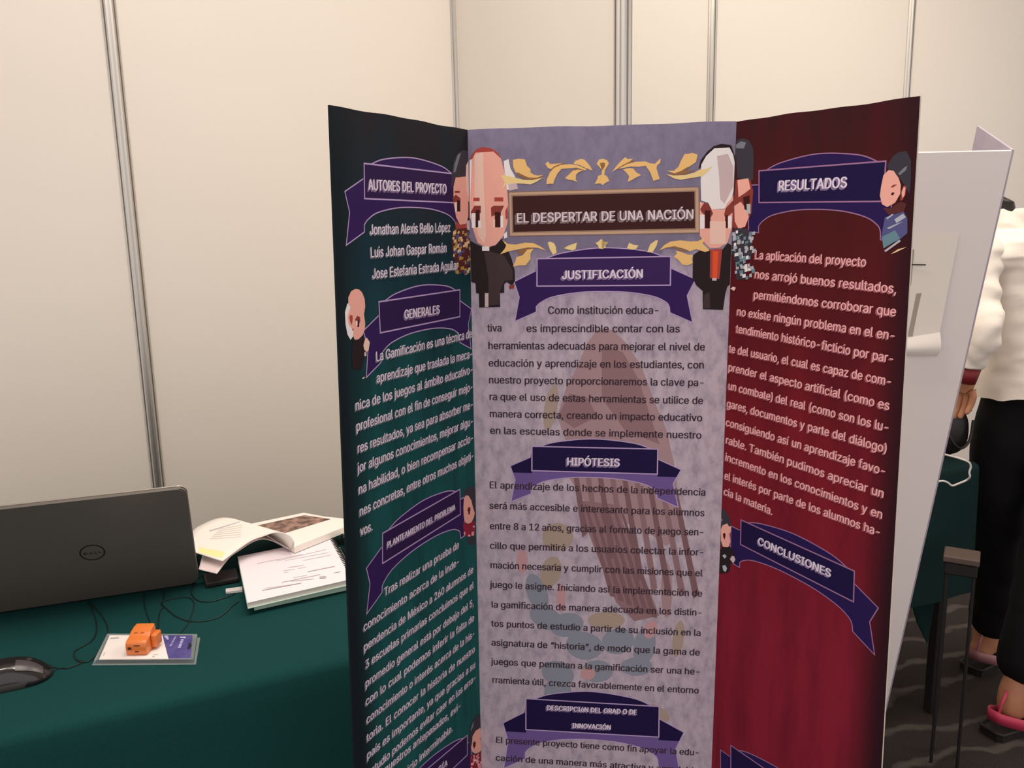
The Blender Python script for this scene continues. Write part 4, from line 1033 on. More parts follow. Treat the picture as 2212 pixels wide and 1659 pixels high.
def cc(x, y): return (400+x/5.82, 1080+y/5.82)
def build_books():
    cover = mat('notebook_cover', C(240, 230, 236), 0.5); green = mat('notebook_green', C(196, 222, 210), 0.55); page = mat('page_white', C(240, 234, 226), 0.75)
    spir = mat('spiral_black', C(36, 34, 36), 0.35, 0.4); grey = mat('print_grey', C(178, 172, 180), 0.7); darkg = mat('edge_green_dark', C(44, 74, 66), 0.7)
    def zq(x, y, z): p = cc(x, y); return atz(p[0], p[1], z)
    def notebook(name, NL, dirv, label, z0, th, w_, d_, mcover, rings, ringm, grp=None):
        """spiral notebook: near-left corner, long direction, thickness, rings along the right side"""
        u = dirv.normalized(); n = Vector((math.sin(math.radians(-21.8)), math.cos(math.radians(-21.8)), 0))
        e = empty(name, NL+u*(w_/2)+n*(d_/2)-Z3*(NL.z-z0), label, 'notebook', grp)
        base = Vector((NL.x, NL.y, 0))
        cen = base+u*(w_/2)+n*(d_/2)
        box('pages', cen+Z3*(z0+th/2), u, n, Z3, w_-0.004, d_-0.004, th-0.003, page if mcover is cover else green, e)
        box('front_cover', cen+Z3*(z0+th-0.0008), u, n, Z3, w_, d_, 0.0014, mcover, e, 0.0006, 1)
        box('back_cover', cen+Z3*(z0+0.0008), u, n, Z3, w_, d_, 0.0014, green, e, 0.0006, 1)
        v, f = [], []
        for k in range(rings):
            c_ = base+u*(w_-0.001)+n*(d_*(0.04+0.92*k/(rings-1)))+Z3*(z0+th/2)
            R_ = th/2+0.0008
            for s in range(2):
                path = [c_+n*(0.0024*s-0.0012)+u*(R_*math.cos(a))+Z3*(R_*math.sin(a)) for a in [2*math.pi*q/14 for q in range(15)]]
                tube_geo(path, 0.0006, 5, v, f)
        mesh('spiral_binding', v, f, ringm, e, True)
        return e, u, n, base, z0+th
    zt = TZ+0.026
    NL = zq(780, 1290, zt); NR = zq(2060, 955, zt)
    FL = zq(640, 700, zt)
    d1 = Vector((math.sin(math.radians(61)), math.cos(math.radians(61)), 0))
    e, u, n, base, z1 = notebook('spiral_notebook', NL, d1, 'white-covered spiral notebook with small print under the open book', TZ+0.014, 0.012, 0.188, 0.222, cover, 26, spir)
    # printed lines on its cover
    v, f = [], []
    def bar(p, q, h):
        a, b = zq(*p, z1+0.0006), zq(*q, z1+0.0006); t_ = (b-a).normalized(); s_ = Vector((-t_.y, t_.x, 0))*h
        k = len(v); v.extend([a-s_, b-s_, b+s_, a+s_]); f.append((k, k+1, k+2, k+3))
    for p, q, h in (((1290, 850), (1490, 818), .0007), ((1230, 890), (1380, 868), .0006), ((1420, 860), (1520, 842), .0006), ((1245, 910), (1290, 905), .0006), ((1360, 975), (1530, 945), .0006), ((1210, 1035), (1700, 935), .0009), ((1330, 1020), (1620, 990), .0008), ((970, 1135), (1460, 1042), .0014), ((1000, 1110), (1420, 1050), .0006),
                    ((900, 800), (1480, 680), .0006), ((1150, 765), (1770, 620), .0006), ((1250, 760), (1800, 660), .0006), ((1480, 760), (1830, 690), .0006), ((1540, 900), (1880, 832), .0012), ((1870, 915), (1950, 899), .0012)):
        bar(p, q, h)
    k = len(v); c_ = zq(1730, 970, z1+0.0007); v += [c_+Vector((math.cos(a)*.0065, math.sin(a)*.0055, 0)) for a in [2*math.pi*i/16 for i in range(16)]]; f.append(tuple(range(k, k+16)))
    mesh('cover_print', v, f, grey, e)
    # pale green notebook beneath
    NL2 = zq(868, 1360, TZ+0.006); NR2 = zq(2060, 1165, TZ+0.006)
    d2 = Vector((math.sin(math.radians(63)), math.cos(math.radians(63)), 0))
    notebook('spiral_notebook', NL2, d2, 'pale green notebook at the bottom of the pile beside the poster', TZ+0.001, 0.010, 0.188, 0.19, green, 22, spir)
    # third notebook, large wire rings, behind
    r0 = zq(1960, 450, TZ+0.022); r1 = zq(2080, 720, TZ+0.022)
    dd = (r0-r1); dd.z = 0; u3 = dd.normalized(); n3 = Vector((u3.y, -u3.x, 0))
    e3 = empty('ring_binder_pad', (r0+r1)/2+n3*0.09-Z3*0.022, 'white pad with large black wire rings half hidden by the poster', 'notebook')
    v, f = [], []
    for k in range(13):
        c_ = r1+u3*(0.012*k-0.02)
        c_.z = TZ+0.020
        path = [c_+n3*(0.008+0.007*math.cos(a))+Z3*(0.008*math.sin(a)) for a in [2*math.pi*q/16 for q in range(17)]]
        tube_geo(path, 0.0010, 6, v, f)
    mesh('wire_rings', v, f, spir, e3, True)
    cp = r1+u3*(0.06)+n3*0.075; cp.z = TZ+0.021
    box('pages', cp, u3, n3, Z3, 0.20, 0.14, 0.010, page, e3)
    # open book lying across them
    zb = z1+0.0015
    RT_ = zb+0.013
    ob = empty('open_book', zq(1330, 640, zb), 'open paperback book with a brown picture, left pages curling towards the laptop', 'book')
    G0, G1 = zq(1335, 655, zb), zq(815, 305, RT_)            # gutter near and far
    # right block
    rn, rf_ = zq(2045, 320, RT_), zq(1745, 205, RT_)
    far = zq(1490, 160, RT_)
    v = [zq(1372, 590, RT_), zq(2045, 322, RT_), zq(2040, 238, RT_), zq(1742, 207, RT_), zq(1490, 160, RT_), zq(815, 302, RT_)]
    lowv = [Vector((p.x, p.y, zb)) for p in v]; n_ = 6
    f = [tuple(range(6)), tuple(reversed(range(6, 12)))]+[(k, 6+k, 6+(k+1) % 6, (k+1) % 6) for k in range(6)]
    mesh('right_pages', v+lowv, f, page, ob)
    pic = [zq(*p, RT_+0.0004) for p in ((905, 320), (1500, 190), (1830, 240), (1255, 415))]
    bp = mat('picture_brown', C(88, 66, 58), 0.6, noise=(60, 0.12, C(168, 132, 118)))
    pm = mesh('picture', pic, [(3, 2, 1, 0)], bp, ob)
    # left leaves: curved sheet bundle from gutter up and over to the left
    def leaf(name, near, far_, th, M, nn=6):
        a = smooth_path([zq(x, y, z) for x, y, z in near], nn); b = smooth_path([zq(x, y, z) for x, y, z in far_], nn)
        def even(P, n_):
            L_ = [0]
            for i in range(1, len(P)): L_.append(L_[-1]+(P[i]-P[i-1]).length)
            out = []
            for k in range(n_):
                t_ = L_[-1]*k/(n_-1); i = 0
                while i < len(P)-2 and L_[i+1] < t_: i += 1
                out.append(P[i].lerp(P[i+1], (t_-L_[i])/max(1e-9, L_[i+1]-L_[i])))
            return out
        a, b = even(a, 60), even(b, 60)
        m_ = 8; v, f = [], []
        for i in range(len(a)):
            for j in range(m_+1): v.append(a[i].lerp(b[i], j/m_))
        k = len(v)
        for p in list(v): v.append(p-Z3*th)
        w_ = m_+1
        for i in range(len(a)-1):
            for j in range(m_):
                q = i*w_+j; f.append((q, q+w_, q+w_+1, q+1)); q += k; f.append((q, q+1, q+w_+1, q+w_))
            q = i*w_; f.append((q, k+q, k+q+w_, q+w_)); q = i*w_+m_; f.append((q, q+w_, k+q+w_, k+q))
        L_ = (len(a)-1)*w_
        for j in range(m_): f.append((j, j+1, k+j+1, k+j)); f.append((L_+j, k+L_+j, k+L_+j+1, L_+j+1))
        return mesh(name, v, f, M, ob, True)
    near = [(1335, 625, zb+.006), (1372, 545, zb+.026), (1330, 460, zb+.040), (1240, 415, zb+.044), (1120, 405, zb+.044), (980, 450, zb+.040), (840, 500, zb+.036), (700, 590, zb+.031), (580, 680, zb+.028), (470, 765, zb+.025)]
    far_ = [(815, 305, RT_), (860, 320, RT_+.006), (800, 300, RT_+.014), (720, 270, RT_+.020), (650, 245, RT_+.024), (570, 226, RT_+.026), (460, 222, RT_+.026), (340, 250, RT_+.022), (230, 300, RT_+.018), (125, 360, RT_+.014), (60, 460, RT_+.010), (70, 640, zb+.022)]
    lf = leaf('left_pages', near, far_, 0.0016, page)
    near2 = [(1330, 640, zb+.001), (1290, 600, zb+.010), (1150, 530, zb+.020), (980, 490, zb+.024), (840, 530, zb+.022), (700, 620, zb+.018), (560, 720, zb+.014), (400, 925, zb+.006)]
    far2 = [(815, 320, RT_-.006), (760, 330, RT_), (700, 330, RT_+.004), (620, 330, RT_+.006), (520, 340, RT_+.008), (400, 370, RT_+.006), (300, 420, RT_), (170, 870, zb+.006)]
    leaf('cover_flap', near2, far2, 0.001, mat('book_cover', C(232, 214, 214), 0.5))
    # print on the upper leaf, laid on its curved surface
    from mathutils.bvhtree import BVHTree
    off = wpos(ob)
    tree = BVHTree.FromPolygons([v_.co+off for v_ in lf.data.vertices], [tuple(p_.vertices) for p_ in lf.data.polygons])
    def on(x, y):
        p_ = cc(x, y); d = ray(*p_); h = tree.ray_cast(CO, d.normalized())[0]
        return h-d.normalized()*0.0004 if h is not None else None
    def patch(name, c4, nx, ny, M):
        v, f = [], []
        for b_ in range(ny+1):
            for a_ in range(nx+1):
                t_ = lerp(lerp(c4[0], c4[1], a_/nx), lerp(c4[3], c4[2], a_/nx), b_/ny); h = on(*t_)
                if h is None: return None
                v.append(h)
        for b_ in range(ny):
            for a_ in range(nx):
                q = b_*(nx+1)+a_; f.append((q, q+nx+1, q+nx+2, q+1))
        return mesh(name, v, f, M, ob, True)
    patch('print_bar', ((300, 385), (690, 268), (690, 277), (310, 396)), 14, 1, grey)
    faint = mat('print_faint', C(206, 196, 190), 0.7)
    for k_ in range(6):
        y_ = 318+k_*24
        patch('text_row', ((430-k_*24, y_+46), (720-k_*4, y_-8+k_*6), (720-k_*4, y_-2+k_*6), (430-k_*24, y_+53)), 12, 1, faint)
    patch('page_margin', ((172, 590), (505, 656), (462, 732), (170, 660)), 8, 4, mat('page_yellow', C(238, 232, 168), 0.7))
build_books()
# flat black box with a white label strip, in the gap between laptop and notebooks
p = atz(468, 1262, TZ)
pa = empty('flat_black_box', p, 'flat black box with a white label strip between laptop and notebooks', 'adapter')
box('body', p+Z3*0.0057+TU*0.010-TN*0.012, TU, TN, Z3, 0.06, 0.05, 0.011, mat('flat_box_black', C(26, 20, 20), 0.5), pa, 0.003, 2)
lb = [atz(488, 1276, TZ+0.001), atz(524, 1271, TZ+0.001), atz(524, 1279, TZ+0.001), atz(488, 1283, TZ+0.001)]
mesh('label_strip', lb+[q+Z3*0.004 for q in lb], [(7, 6, 5, 4), (0, 1, 5, 4), (1, 2, 6, 5), (2, 3, 7, 6), (3, 0, 4, 7)], mat('label_white', C(214, 208, 206), 0.6), pa)

# ------------------------------------------------------------------ neighbouring table, right
n0 = atz(2036, 1014, 0.75); n1 = atz(2135, 1000, 0.75)
NU = (n1-n0); NU.z = 0; NU.normalize(); NN = Vector((NU.y, -NU.x, 0))
cloth2 = mat('green_cloth_shaded', C(20, 40, 40), 0.95, spec=0.1, noise=(900, 0.25, C(24, 46, 46)))  # far table's cloth darkened, its shade put into the colour
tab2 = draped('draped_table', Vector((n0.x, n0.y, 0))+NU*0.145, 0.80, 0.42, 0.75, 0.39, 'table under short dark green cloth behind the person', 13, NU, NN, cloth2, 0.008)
leg_m = mat('table_leg', C(22, 19, 19), 0.7)
for a_, b_ in ((-0.60, 0.06), (0.09, 0.06), (-0.60, 0.36), (0.09, 0.36)):
    box('leg', Vector((n0.x, n0.y, 0))+NU*a_-NN*b_+Z3*0.365, NU, NN, Z3, 0.03, 0.03, 0.73, leg_m, tab2, 0.004, 2)
# pointed corner of the cloth hanging low at the left
yk = n0.y-0.012
cv_ = [atY(x, y, yk) for x, y in ((1972, 1238), (2012, 1236), (2034, 1232), (2016, 1320), (2004, 1390), (1982, 1345), (1970, 1300))]
mesh('cloth_corner', cv_+[q+NN*-0.004 for q in cv_], [(6, 5, 4, 3, 2, 1, 0), (7, 8, 9, 10, 11, 12, 13)]+[(k, (k+1) % 7, 7+(k+1) % 7, 7+k) for k in range(7)], cloth2, tab2)
# black handbag slumped on the table
def lump(name, cen, ax, ay, rx, ry, rz, M, label, cat, seed=1, parent=None):
    v, f = [], []; nu, nv = 26, 14
    for j in range(nv+1):
        ph = -math.pi/2+math.pi*j/nv
        for i in range(nu):
            th = 2*math.pi*i/nu
            k = (abs(math.cos(th))**3+abs(math.sin(th))**3)**(-1/3)
            d = Vector((math.cos(th)*k*max(0, math.cos(ph))**0.6*rx, math.sin(th)*k*max(0, math.cos(ph))**0.6*ry, (math.copysign(abs(math.sin(ph))**0.8, math.sin(ph)))*rz))
            nz = noise.noise(Vector((d.x*9+seed, d.y*9, d.z*9)))*0.018
            d = d*(1+nz/0.12)
            v.append(cen+ax*d.x+ay*d.y+Z3*max(-rz, d.z))
    for j in range(nv):
        for i in range(nu): f.append((j*nu+i, j*nu+(i+1) % nu, (j+1)*nu+(i+1) % nu, (j+1)*nu+i))
    f.append(tuple(reversed(range(nu)))); f.append(tuple(nv*nu+k for k in range(nu)))
    o = mesh(name, v, f, M, parent, True, origin=None if parent else cen-Z3*rz)
    if label: tag(o, label, cat)
    return o
V3_ = lambda x, y, z: Vector((x, y, z))
bag_m = mat('bag_black', C(30, 24, 25), 0.45, bump=(60, 0.2))
bc = V3_(1.195, 2.245, 0.75)
bag = empty('handbag', bc, 'soft black handbag lying on the green table beside the person', 'bag')
lump('body', bc+Z3*0.066, NU, NN, 0.060, 0.050, 0.066, bag_m, None, None, 3, bag)
tube('strap', [bc-NU*0.05+NN*0.050+Z3*0.10, bc-NU*0.03+NN*0.062+Z3*0.05, bc+NN*0.064+Z3*0.03, bc+NU*0.03+NN*0.062+Z3*0.05, bc+NU*0.05+NN*0.050+Z3*0.10], 0.004, bag_m, bag, 8)
tube('zip_ring', [atY(2091, 888, bc.y), atY(2090, 883, bc.y), atY(2094, 880, bc.y), atY(2099, 883, bc.y), atY(2098, 889, bc.y)], 0.0012, mat('ring_metal', C(150, 140, 130), 0.3, 1.0), bag, 6)
# loop of white cable hanging over the table edge
cy = n0.y-0.03
def wl(x, y, d=0.0): return atY(x, y, cy+d)
tag(tube('white_cable', [wl(2020, 975, .06), wl(2046, 983, .03), wl(2072, 990, .0), wl(2092, 998, -.01), wl(2097, 1008, -.01), wl(2094, 1020, -.01), wl(2095, 1030, -.01), wl(2088, 1037), wl(2072, 1044), wl(2057, 1049), wl(2048, 1043), wl(2038, 1039), wl(2026, 1040)], 0.0026, mat('cable_white', C(214, 206, 202), 0.5), origin=wl(2092, 998)), 'loop of white cable hanging over the edge of the far green table', 'cable')
# low dark stool with a tan seat in front of the table
st = atz(2075, 1195, 0.575)
stool = empty('stool', Vector((st.x, st.y, 0)), 'low dark stool with tan seat in front of the far green table', 'stool')
su = Vector((0.86, -0.5, 0)).normalized(); sn = Vector((-su.y, su.x, 0))
scn = Vector((st.x+0.006, st.y+0.004, 0))
box('seat', scn+Z3*0.565, su, sn, Z3, 0.080, 0.075, 0.016, mat('seat_tan', C(92, 76, 68), 0.6), stool, 0.003, 2)
box('apron', scn+Z3*0.54, su, sn, Z3, 0.074, 0.069, 0.03, leg_m, stool, 0.003, 1)
for a_, b_ in ((-1, -1), (1, -1), (-1, 1), (1, 1)):
    box('leg', scn+su*(0.030*a_)+sn*(0.028*b_)+Z3*0.263, su, sn, Z3, 0.008, 0.008, 0.526, leg_m, stool, 0.002, 1)

# ------------------------------------------------------------------ person, seen from the left side, bowed over the far table
skin_m = mat('skin', C(196, 138, 104), 0.5, noise=(30, 0.3, C(184, 124, 92)))
blouse_m = mat('white_blouse', C(240, 230, 218), 0.75, bump=(9, 0.7))
trouser_m = mat('black_trousers', C(19, 17, 20), 0.85, spec=0.2)
hair_m = mat('dark_hair', C(26, 20, 18), 0.4)
sole_m = mat('sole_black', C(28, 25, 25), 0.6); pink_m = mat('strap_pink', C(206, 62, 96), 0.5); pink2_m = mat('strap_rose', C(168, 112, 116), 0.5)
V3 = Vector
FL_ = V3((0.84, 0.54, 0)).normalized(); FR_ = V3((0.90, 0.42, 0)).normalized()      # feet point right, away from us
hl = atz(2092, 1456, 0); hr = atz(2150, 1588, 0)                                   # heels: left foot ahead, right foot behind
LA = V3((hl.x, hl.y, .085))+FL_*0.090; RA = V3((hr.x, hr.y, .085))+FR_*0.06
PEL = V3((1.455, 2.24, 0.93))
person = empty('person', V3((1.38, 2.22, 0)), 'person in white blouse and black trousers, back turned and head bowed, at right edge', 'person')
NK = V3((1.335, 2.285, 1.385)); CH = V3((1.408, 2.250, 1.22)); AB = V3((1.432, 2.245, 1.06)); HD = V3((1.218, 2.385, 1.455))
SHL = V3((1.228, 2.20, 1.305)); SHR = V3((1.515, 2.225, 1.305))
ELL = atY(2124, 712, 2.10); WRL = atY(2090, 795, 2.13); HNL = atY(2085, 840, 2.15)
ELR = V3((1.56, 2.27, 1.08)); WRR = V3((1.50, 2.44, 1.00))
TL_ = V3((-0.93, 0.36, 0)).normalized()                                             # towards the person's left
HL = PEL+TL_*0.095-Z3*.02; HR_ = PEL-TL_*0.095-Z3*.02
KL = HL.lerp(LA, 0.5)+FL_*0.02; KR = HR_.lerp(RA, 0.5)+FR_*0.02
MN = NK.lerp(HD, .5)
sk = [(PEL, .08, .09), (AB, .07, .08), (CH, .05, .06), (NK, .045, .045), (HD, .118, .108), (HD+V3((-.042, .060, -.062)), .072, .078),
      (SHL, .020, .020), (ELL, .024, .024), (WRL, .024, .020), (SHR, .020, .020), (ELR, .024, .024), (WRR, .024, .020),
      (HL, .075, .075), (KL, .050, .050), (LA, .034, .034), (HR_, .075, .075), (KR, .050, .050), (RA, .034, .034)]
ed = [(0, 1), (1, 2), (2, 3), (3, 4), (4, 5), (2, 6), (6, 7), (7, 8), (2, 9), (9, 10), (10, 11), (0, 12), (12, 13), (13, 14), (0, 15), (15, 16), (16, 17)]
def hand_chain(sk, ed, wi, wr, d, side):
    """palm and five bent fingers grown from the wrist"""
    d = d.normalized(); s = side.normalized(); n = d.cross(s).normalized()
    p0 = len(sk); sk.append((wr+d*0.045, .030, .016)); ed.append((wi, p0))
    for k, (o, L) in enumerate(((-.030, .062), (-.010, .074), (.010, .070), (.029, .054))):
        a = wr+d*0.082+s*o; b = a+d*L*.5+n*0.006; c = b+d*L*.42+n*0.016
        i = len(sk); sk += [(a, .010, .010), (b, .0085, .0085), (c, .007, .007)]; ed += [(p0, i), (i, i+1), (i+1, i+2)]
    a = wr+d*0.030-s*0.032+n*.004; b = a+d*0.032-s*0.016+n*.010; c = b+d*.026-s*.004+n*.010
    i = len(sk); sk += [(a, .012, .012), (b, .010, .010), (c, .008, .008)]; ed += [(p0, i), (i, i+1), (i+1, i+2)]
hand_chain(sk, ed, 8, WRL, HNL-WRL, V3((0.3, -0.9, 0.1)))
hand_chain(sk, ed, 11, WRR, V3((-0.3, 0.6, -0.6)), V3((0.9, 0.3, 0)))
def foot_chain(sk, ed, ai, an, fwd):
    fwd = fwd.normalized()
    i = len(sk)
    sk += [(an+V3((0, 0, -.042))-fwd*(0.052 if ai == 14 else 0.038), .032, .028), (an+fwd*.06+V3((0, 0, -.026)), .034, .030), (an+fwd*.130+V3((0, 0, -.046)), .040, .018), (an+fwd*.175+V3((0, 0, -.052)), .030, .011)]
    ed += [(ai, i), (ai, i+1), (i+1, i+2), (i+2, i+3)]
foot_chain(sk, ed, 14, LA, FL_); foot_chain(sk, ed, 17, RA, FR_)
body = skin('body', sk, ed, skin_m, person, 2)
# face of the bowed head, turned down and away
fd = V3((-0.45, 0.68, -0.58)).normalized(); fs = V3((0.834, 0.552, 0)).normalized(); fu = fs.cross(fd)
if fu.z < 0: fu = -fu
from mathutils.bvhtree import BVHTree
btree = BVHTree.FromPolygons([v_.co+wpos(person) for v_ in body.data.vertices], [tuple(p_.vertices) for p_ in body.data.polygons])
def face_pt(a_, b_):
    """point of the face surface, a_ sideways and b_ upwards from the middle of the face"""
    h = btree.ray_cast(HD+fs*a_+fu*b_+fd*0.3, -fd)[0]
    return h if h is not None else HD+fs*a_+fu*b_+fd*0.08
for s in (-1, 1):
    bmf = bmesh.new(); bmesh.ops.create_uvsphere(bmf, u_segments=12, v_segments=8, radius=0.0105, matrix=Matrix.Translation(face_pt(0.030*s, -0.004)-fd*0.006))
    bm_obj('eye', bmf, mat('eye_white', C(225, 220, 215), 0.3), person, True)
    bmf = bmesh.new(); bmesh.ops.create_uvsphere(bmf, u_segments=10, v_segments=6, radius=0.0055, matrix=Matrix.Translation(face_pt(0.030*s, -0.004)+fd*0.0012))
    bm_obj('iris', bmf, mat('iris_brown', C(44, 28, 20), 0.3), person, True)
skin('nose', [(face_pt(0, 0)-fd*0.004, .008, .008), (face_pt(0, -0.026)+fd*0.012, .011, .011), (face_pt(0, -0.036)-fd*0.002, .010, .008)], [(0, 1), (1, 2)], skin_m, person, 2)
skin('mouth', [(face_pt(-0.022, -0.058)-fd*0.002, .004, .004), (face_pt(0, -0.058)+fd*0.001, .007, .006), (face_pt(0.022, -0.058)-fd*0.002, .004, .004)], [(0, 1), (1, 2)], mat('lips', C(150, 80, 74), 0.5), person, 2, 1)
for s in (-1, 1):
    h = btree.ray_cast(HD+fs*(0.3*s), -fs*s)[0] or HD+fs*(0.075*s)
    skin('ear', [(h-fu*0.026+fs*.004*s, .010, .014), (h+fs*0.012*s, .012, .024), (h+fu*0.026+fs*.008*s, .010, .016)], [(0, 1), (1, 2)], skin_m, person, 1, 1)
# hair: a cap that follows the skull, gathered into a small bun at the nape
v, f = [], []; nu, nv = 32, 20
for j in range(nv+1):
    ph = math.pi*j/nv
    for i in range(nu):
        th = 2*math.pi*i/nu
        d = fs*(math.sin(ph)*math.cos(th))+fu*math.cos(ph)-fd*(math.sin(ph)*math.sin(th))
        h = btree.ray_cast(HD+d*0.3, -d)[0]
        r_ = (h-HD).length if h is not None else 0.08
        r_ = min(r_, 0.105)+0.011+0.002*math.sin(th*9)
        front = d.dot(fd)
        if front > 0.30 or (d.dot(fu) < -0.55 and front > -0.45): r_ = min(r_, 0.055)
        v.append(HD+d*r_)
for j in range(nv):
    for i in range(nu): f.append((j*nu+i, j*nu+(i+1) % nu, (j+1)*nu+(i+1) % nu, (j+1)*nu+i))
mesh('hair', v, f, hair_m, person, True)
bun = atY(2173, 456, 2.262)
skin('hair_bun', [(HD-fd*0.070-fu*0.01, .055, .055), (HD.lerp(bun, .6)+Z3*0.004, .046, .046), (bun, .030, .034), (bun+V3((0.006, 0, 0.024)), .018, .018), (bun+V3((0.002, 0, -.040)), .030, .030)], [(0, 1), (1, 2), (2, 3), (2, 4)], hair_m, person, 2)
def wrinkle(V, amp=0.006, fq=20):
    out = []
    for p in V:
        q = V3((p.x*fq*.5+p.z*fq*.3, p.y*fq*.5, p.z*fq)); a = noise.noise(q); b = noise.noise(q*2.1+V3((7, 1, 3)))
        out.append(p+V3((a*.6, -a, .3*b))*amp+V3((b, b, 0))*amp*.3)
    return out
def lofted(name, rings, M, nu=40, amp=0.006, fq=22, folds=None):
    """a garment tube through elliptical rings: (centre, rx along side, ry along front, side vector)"""
    v, f = [], []
    for (c, rx, ry, sd) in rings:
        fr_ = V3((-sd.y, sd.x, 0))
        for i in range(nu):
            a = 2*math.pi*i/nu; k = (abs(math.cos(a))**2.4+abs(math.sin(a))**2.4)**(-1/2.4)
            v.append(c+sd*(math.cos(a)*k*rx)+fr_*(math.sin(a)*k*ry))
    for j in range(len(rings)-1):
        for i in range(nu): f.append((j*nu+i, j*nu+(i+1) % nu, (j+1)*nu+(i+1) % nu, (j+1)*nu+i))
    return wrinkle(v, amp, fq), f, nu
def lerp_rings(R, n):
    out = []
    for k in range(len(R)-1):
        for i in range(n):
            t = i/n; t2 = t*t*(3-2*t)
            out.append((R[k][0].lerp(R[k+1][0], t), R[k][1]+(R[k+1][1]-R[k][1])*t2, R[k][2]+(R[k+1][2]-R[k][2])*t2, R[k][3].lerp(R[k+1][3], t).normalized()))
    out.append(R[-1]); return out
MS = (SHL+SHR)/2; TLs = V3((SHL.x-SHR.x, SHL.y-SHR.y, 0)).normalized()
R_ = [(PEL+V3((0, 0, .010)), .168, .135, TL_), (PEL+V3((0, 0, .075)), .158, .128, TL_), (AB, .140, .116, TL_), (CH+V3((0, 0, -.05)), .142, .112, TL_), (CH+V3((-.01, 0, .04)), .152, .100, TLs), (MS+V3((0, .015, -.015)), .176, .086, TLs), (MS+V3((0, .022, .022)), .160, .074, TLs),
      (MS+V3((-.008, .035, .048)), .112, .064, TLs), (NK+V3((.004, -.006, -.022)), .070, .060, TLs), (NK+V3((0, .0, .006)), .056, .056, TLs), (NK+V3((0, .008, .030)), .056, .054, TLs)]
v, f, nu = lofted('b', lerp_rings(R_, 8), blouse_m, 64, 0.012, 26)
v = [p+Z3*((p.x-PEL.x)*0.20*max(0, 1-(p.z-PEL.z)/0.18)) if p.z < PEL.z+.18 else p for p in v]
mesh('blouse', v, f, blouse_m, person, True)
def sleeve(ch):
    """tube through (point, radius) pairs with a rounded shoulder head"""
    P = smooth_path([p for p, r in ch], 8); Rr = smooth_path([V3((r, 0, 0)) for p, r in ch], 8)
    v, f = tube_geo(P, [max(0.004, q.x) for q in Rr], 28)
    mesh('sleeve', wrinkle(v, 0.008, 34), f, blouse_m, person, True)
for sh_, el_, wr_, k_ in ((SHL, ELL, WRL, .9), (SHR, ELR, WRR, .85)):
    up_ = (sh_-el_).normalized(); in_ = (MS-sh_); in_ = (in_-up_*in_.dot(up_)).normalized()
    sleeve([(sh_+up_*.050+in_*.030, .006), (sh_+up_*.042+in_*.022, .030), (sh_+up_*.020+in_*.010, .050), (sh_-up_*.02, .056), (sh_.lerp(el_, .35), .046), (sh_.lerp(el_, .7), .042), (el_, .045), (el_.lerp(wr_, .45), .042), (el_.lerp(wr_, k_), .033)])
tr = [(PEL+V3((0, 0, 0.110)), .120, .110), (PEL+V3((0, 0, -.04)), .125, .118), (HL+V3((0, 0, -.10)), .086, .086), (KL, .080, .080), (KL.lerp(LA, .62)+V3((.012, 0, 0)), .068, .068), (LA+V3((0.018, 0.005, .022)), .068, .068),
      (HR_+V3((0, 0, -.10)), .092, .092), (KR, .080, .080), (KR.lerp(RA, .62), .074, .074), (RA+V3((0.02, 0.01, .036)), .068, .068)]
skin('trousers', tr, [(0, 1), (1, 2), (2, 3), (3, 4), (4, 5), (1, 6), (6, 7), (7, 8), (8, 9)], trouser_m, person, 3, 1, lambda V: wrinkle(V, 0.008, 16))
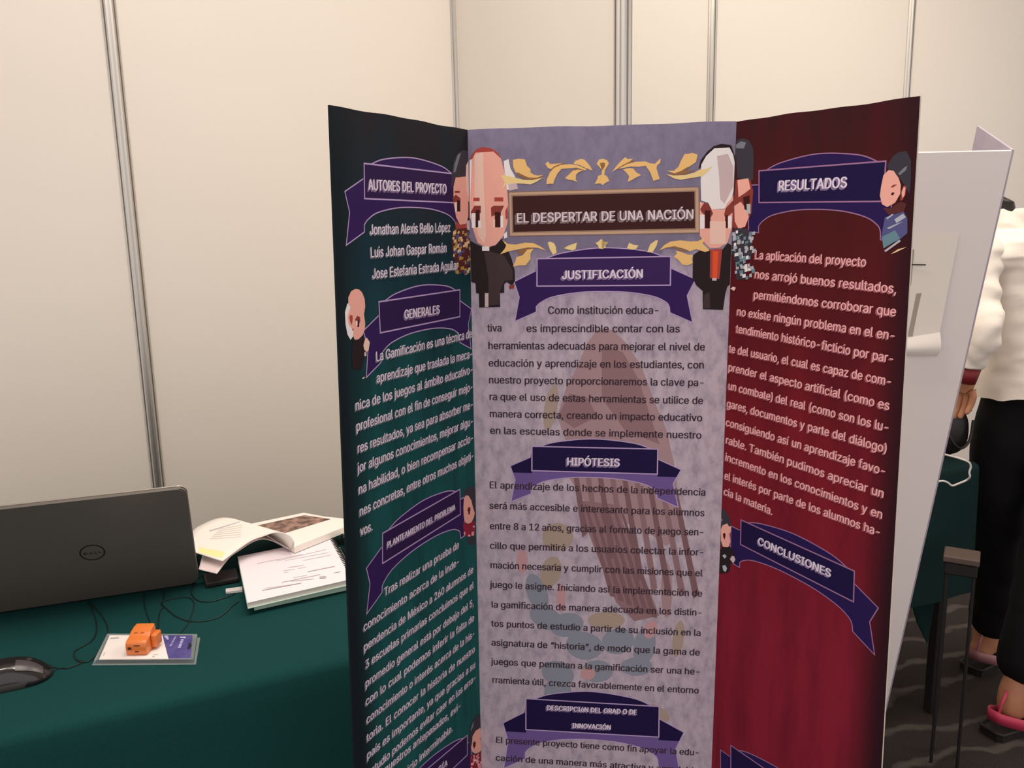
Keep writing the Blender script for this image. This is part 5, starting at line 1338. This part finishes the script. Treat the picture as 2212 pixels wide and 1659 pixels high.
def sandal(an, fwd, strap, label):
    fwd = fwd.normalized(); sd = V3((-fwd.y, fwd.x, 0)); g0 = V3((an.x, an.y, 0))
    out = [(-.085, .020), (-.078, .034), (-.03, .036), (.06, .040), (.13, .050), (.19, .046), (.225, .026), (.235, 0)]
    pts = [g0+fwd*x+sd*y for x, y in out]+[g0+fwd*x-sd*y for x, y in reversed(out[:-1])]
    n = len(pts)
    v = [p+Z3*0.001 for p in pts]+[p+Z3*0.022 for p in pts]
    f = [tuple(reversed(range(n))), tuple(range(n, 2*n))]+[(k, (k+1) % n, n+(k+1) % n, n+k) for k in range(n)]
    sh = mesh('sandal', v, f, sole_m, person); sh['label'] = label
    # edge trim and straps
    v, f = tube_geo([p+Z3*0.0225 for p in pts+[pts[0]]], 0.0045, 6); mesh('sole_trim', v, f, sole_m, sh, True)
    a = [g0+fwd*.13+sd*y+Z3*z for y, z in ((-.050, .022), (-.044, .045), (-.015, .058), (.015, .058), (.044, .045), (.050, .022))]
    ap = smooth_path(a, 5); v, f = [], []
    for p in ap: v += [p-fwd*0.010, p+fwd*0.012-Z3*0.004]
    for k in range(len(ap)-1): f.append((2*k, 2*k+1, 2*k+3, 2*k+2))
    v2 = [p+Z3*0.003 for p in v]; nb = len(v); f += [tuple(nb+i for i in reversed(q)) for q in f]
    mesh('toe_strap', v+v2, f, strap, sh, True)
    # broad strap rising behind the heel and round the ankle
    hb = [g0+fwd*x+sd*y+Z3*z for x, y, z in ((.02, -.040, .024), (-.030, -.037, .046), (-.068, -.020, .060), (-.076, 0, .064), (-.068, .020, .060), (-.030, .037, .046), (.02, .040, .024))]
    hp_ = smooth_path(hb, 5); v, f = [], []
    for p in hp_:
        o_ = (p-(g0+Z3*p.z)); o_.z = 0; o_ = o_.normalized() if o_.length > 1e-6 else fwd
        v += [p-Z3*0.016, p+Z3*0.016, p+Z3*0.016+o_*.003, p-Z3*0.016+o_*.003]
    for k in range(len(hp_)-1):
        for q in range(4): f.append((4*k+q, 4*k+(q+1) % 4, 4*k+4+(q+1) % 4, 4*k+4+q))
    mesh('heel_strap', v, f, strap, sh, True)
    tube('heel_loop', [g0+fwd*x+sd*y+Z3*z for x, y, z in ((-.070, -.010, .070), (-.066, -.012, .10), (-.050, -.01, .118), (-.030, 0, .122))], 0.004, strap, sh, 6, 5)
sandal(RA, FR_, pink_m, 'black sandal with bright pink straps'); sandal(LA, FL_, pink2_m, 'black sandal with pale pink straps')
wb = (WRL-ELL).normalized(); w0 = WRL.lerp(HNL, 0.1); ao = wb.orthogonal().normalized(); bo = wb.cross(ao)
v, f = tube_geo([w0-wb*0.012, w0+wb*0.028], 0.031, 16)
mesh('wristband', v, f, mat('wristband_red', C(120, 24, 30), 0.6), person, True)['label'] = 'dark red wristband'
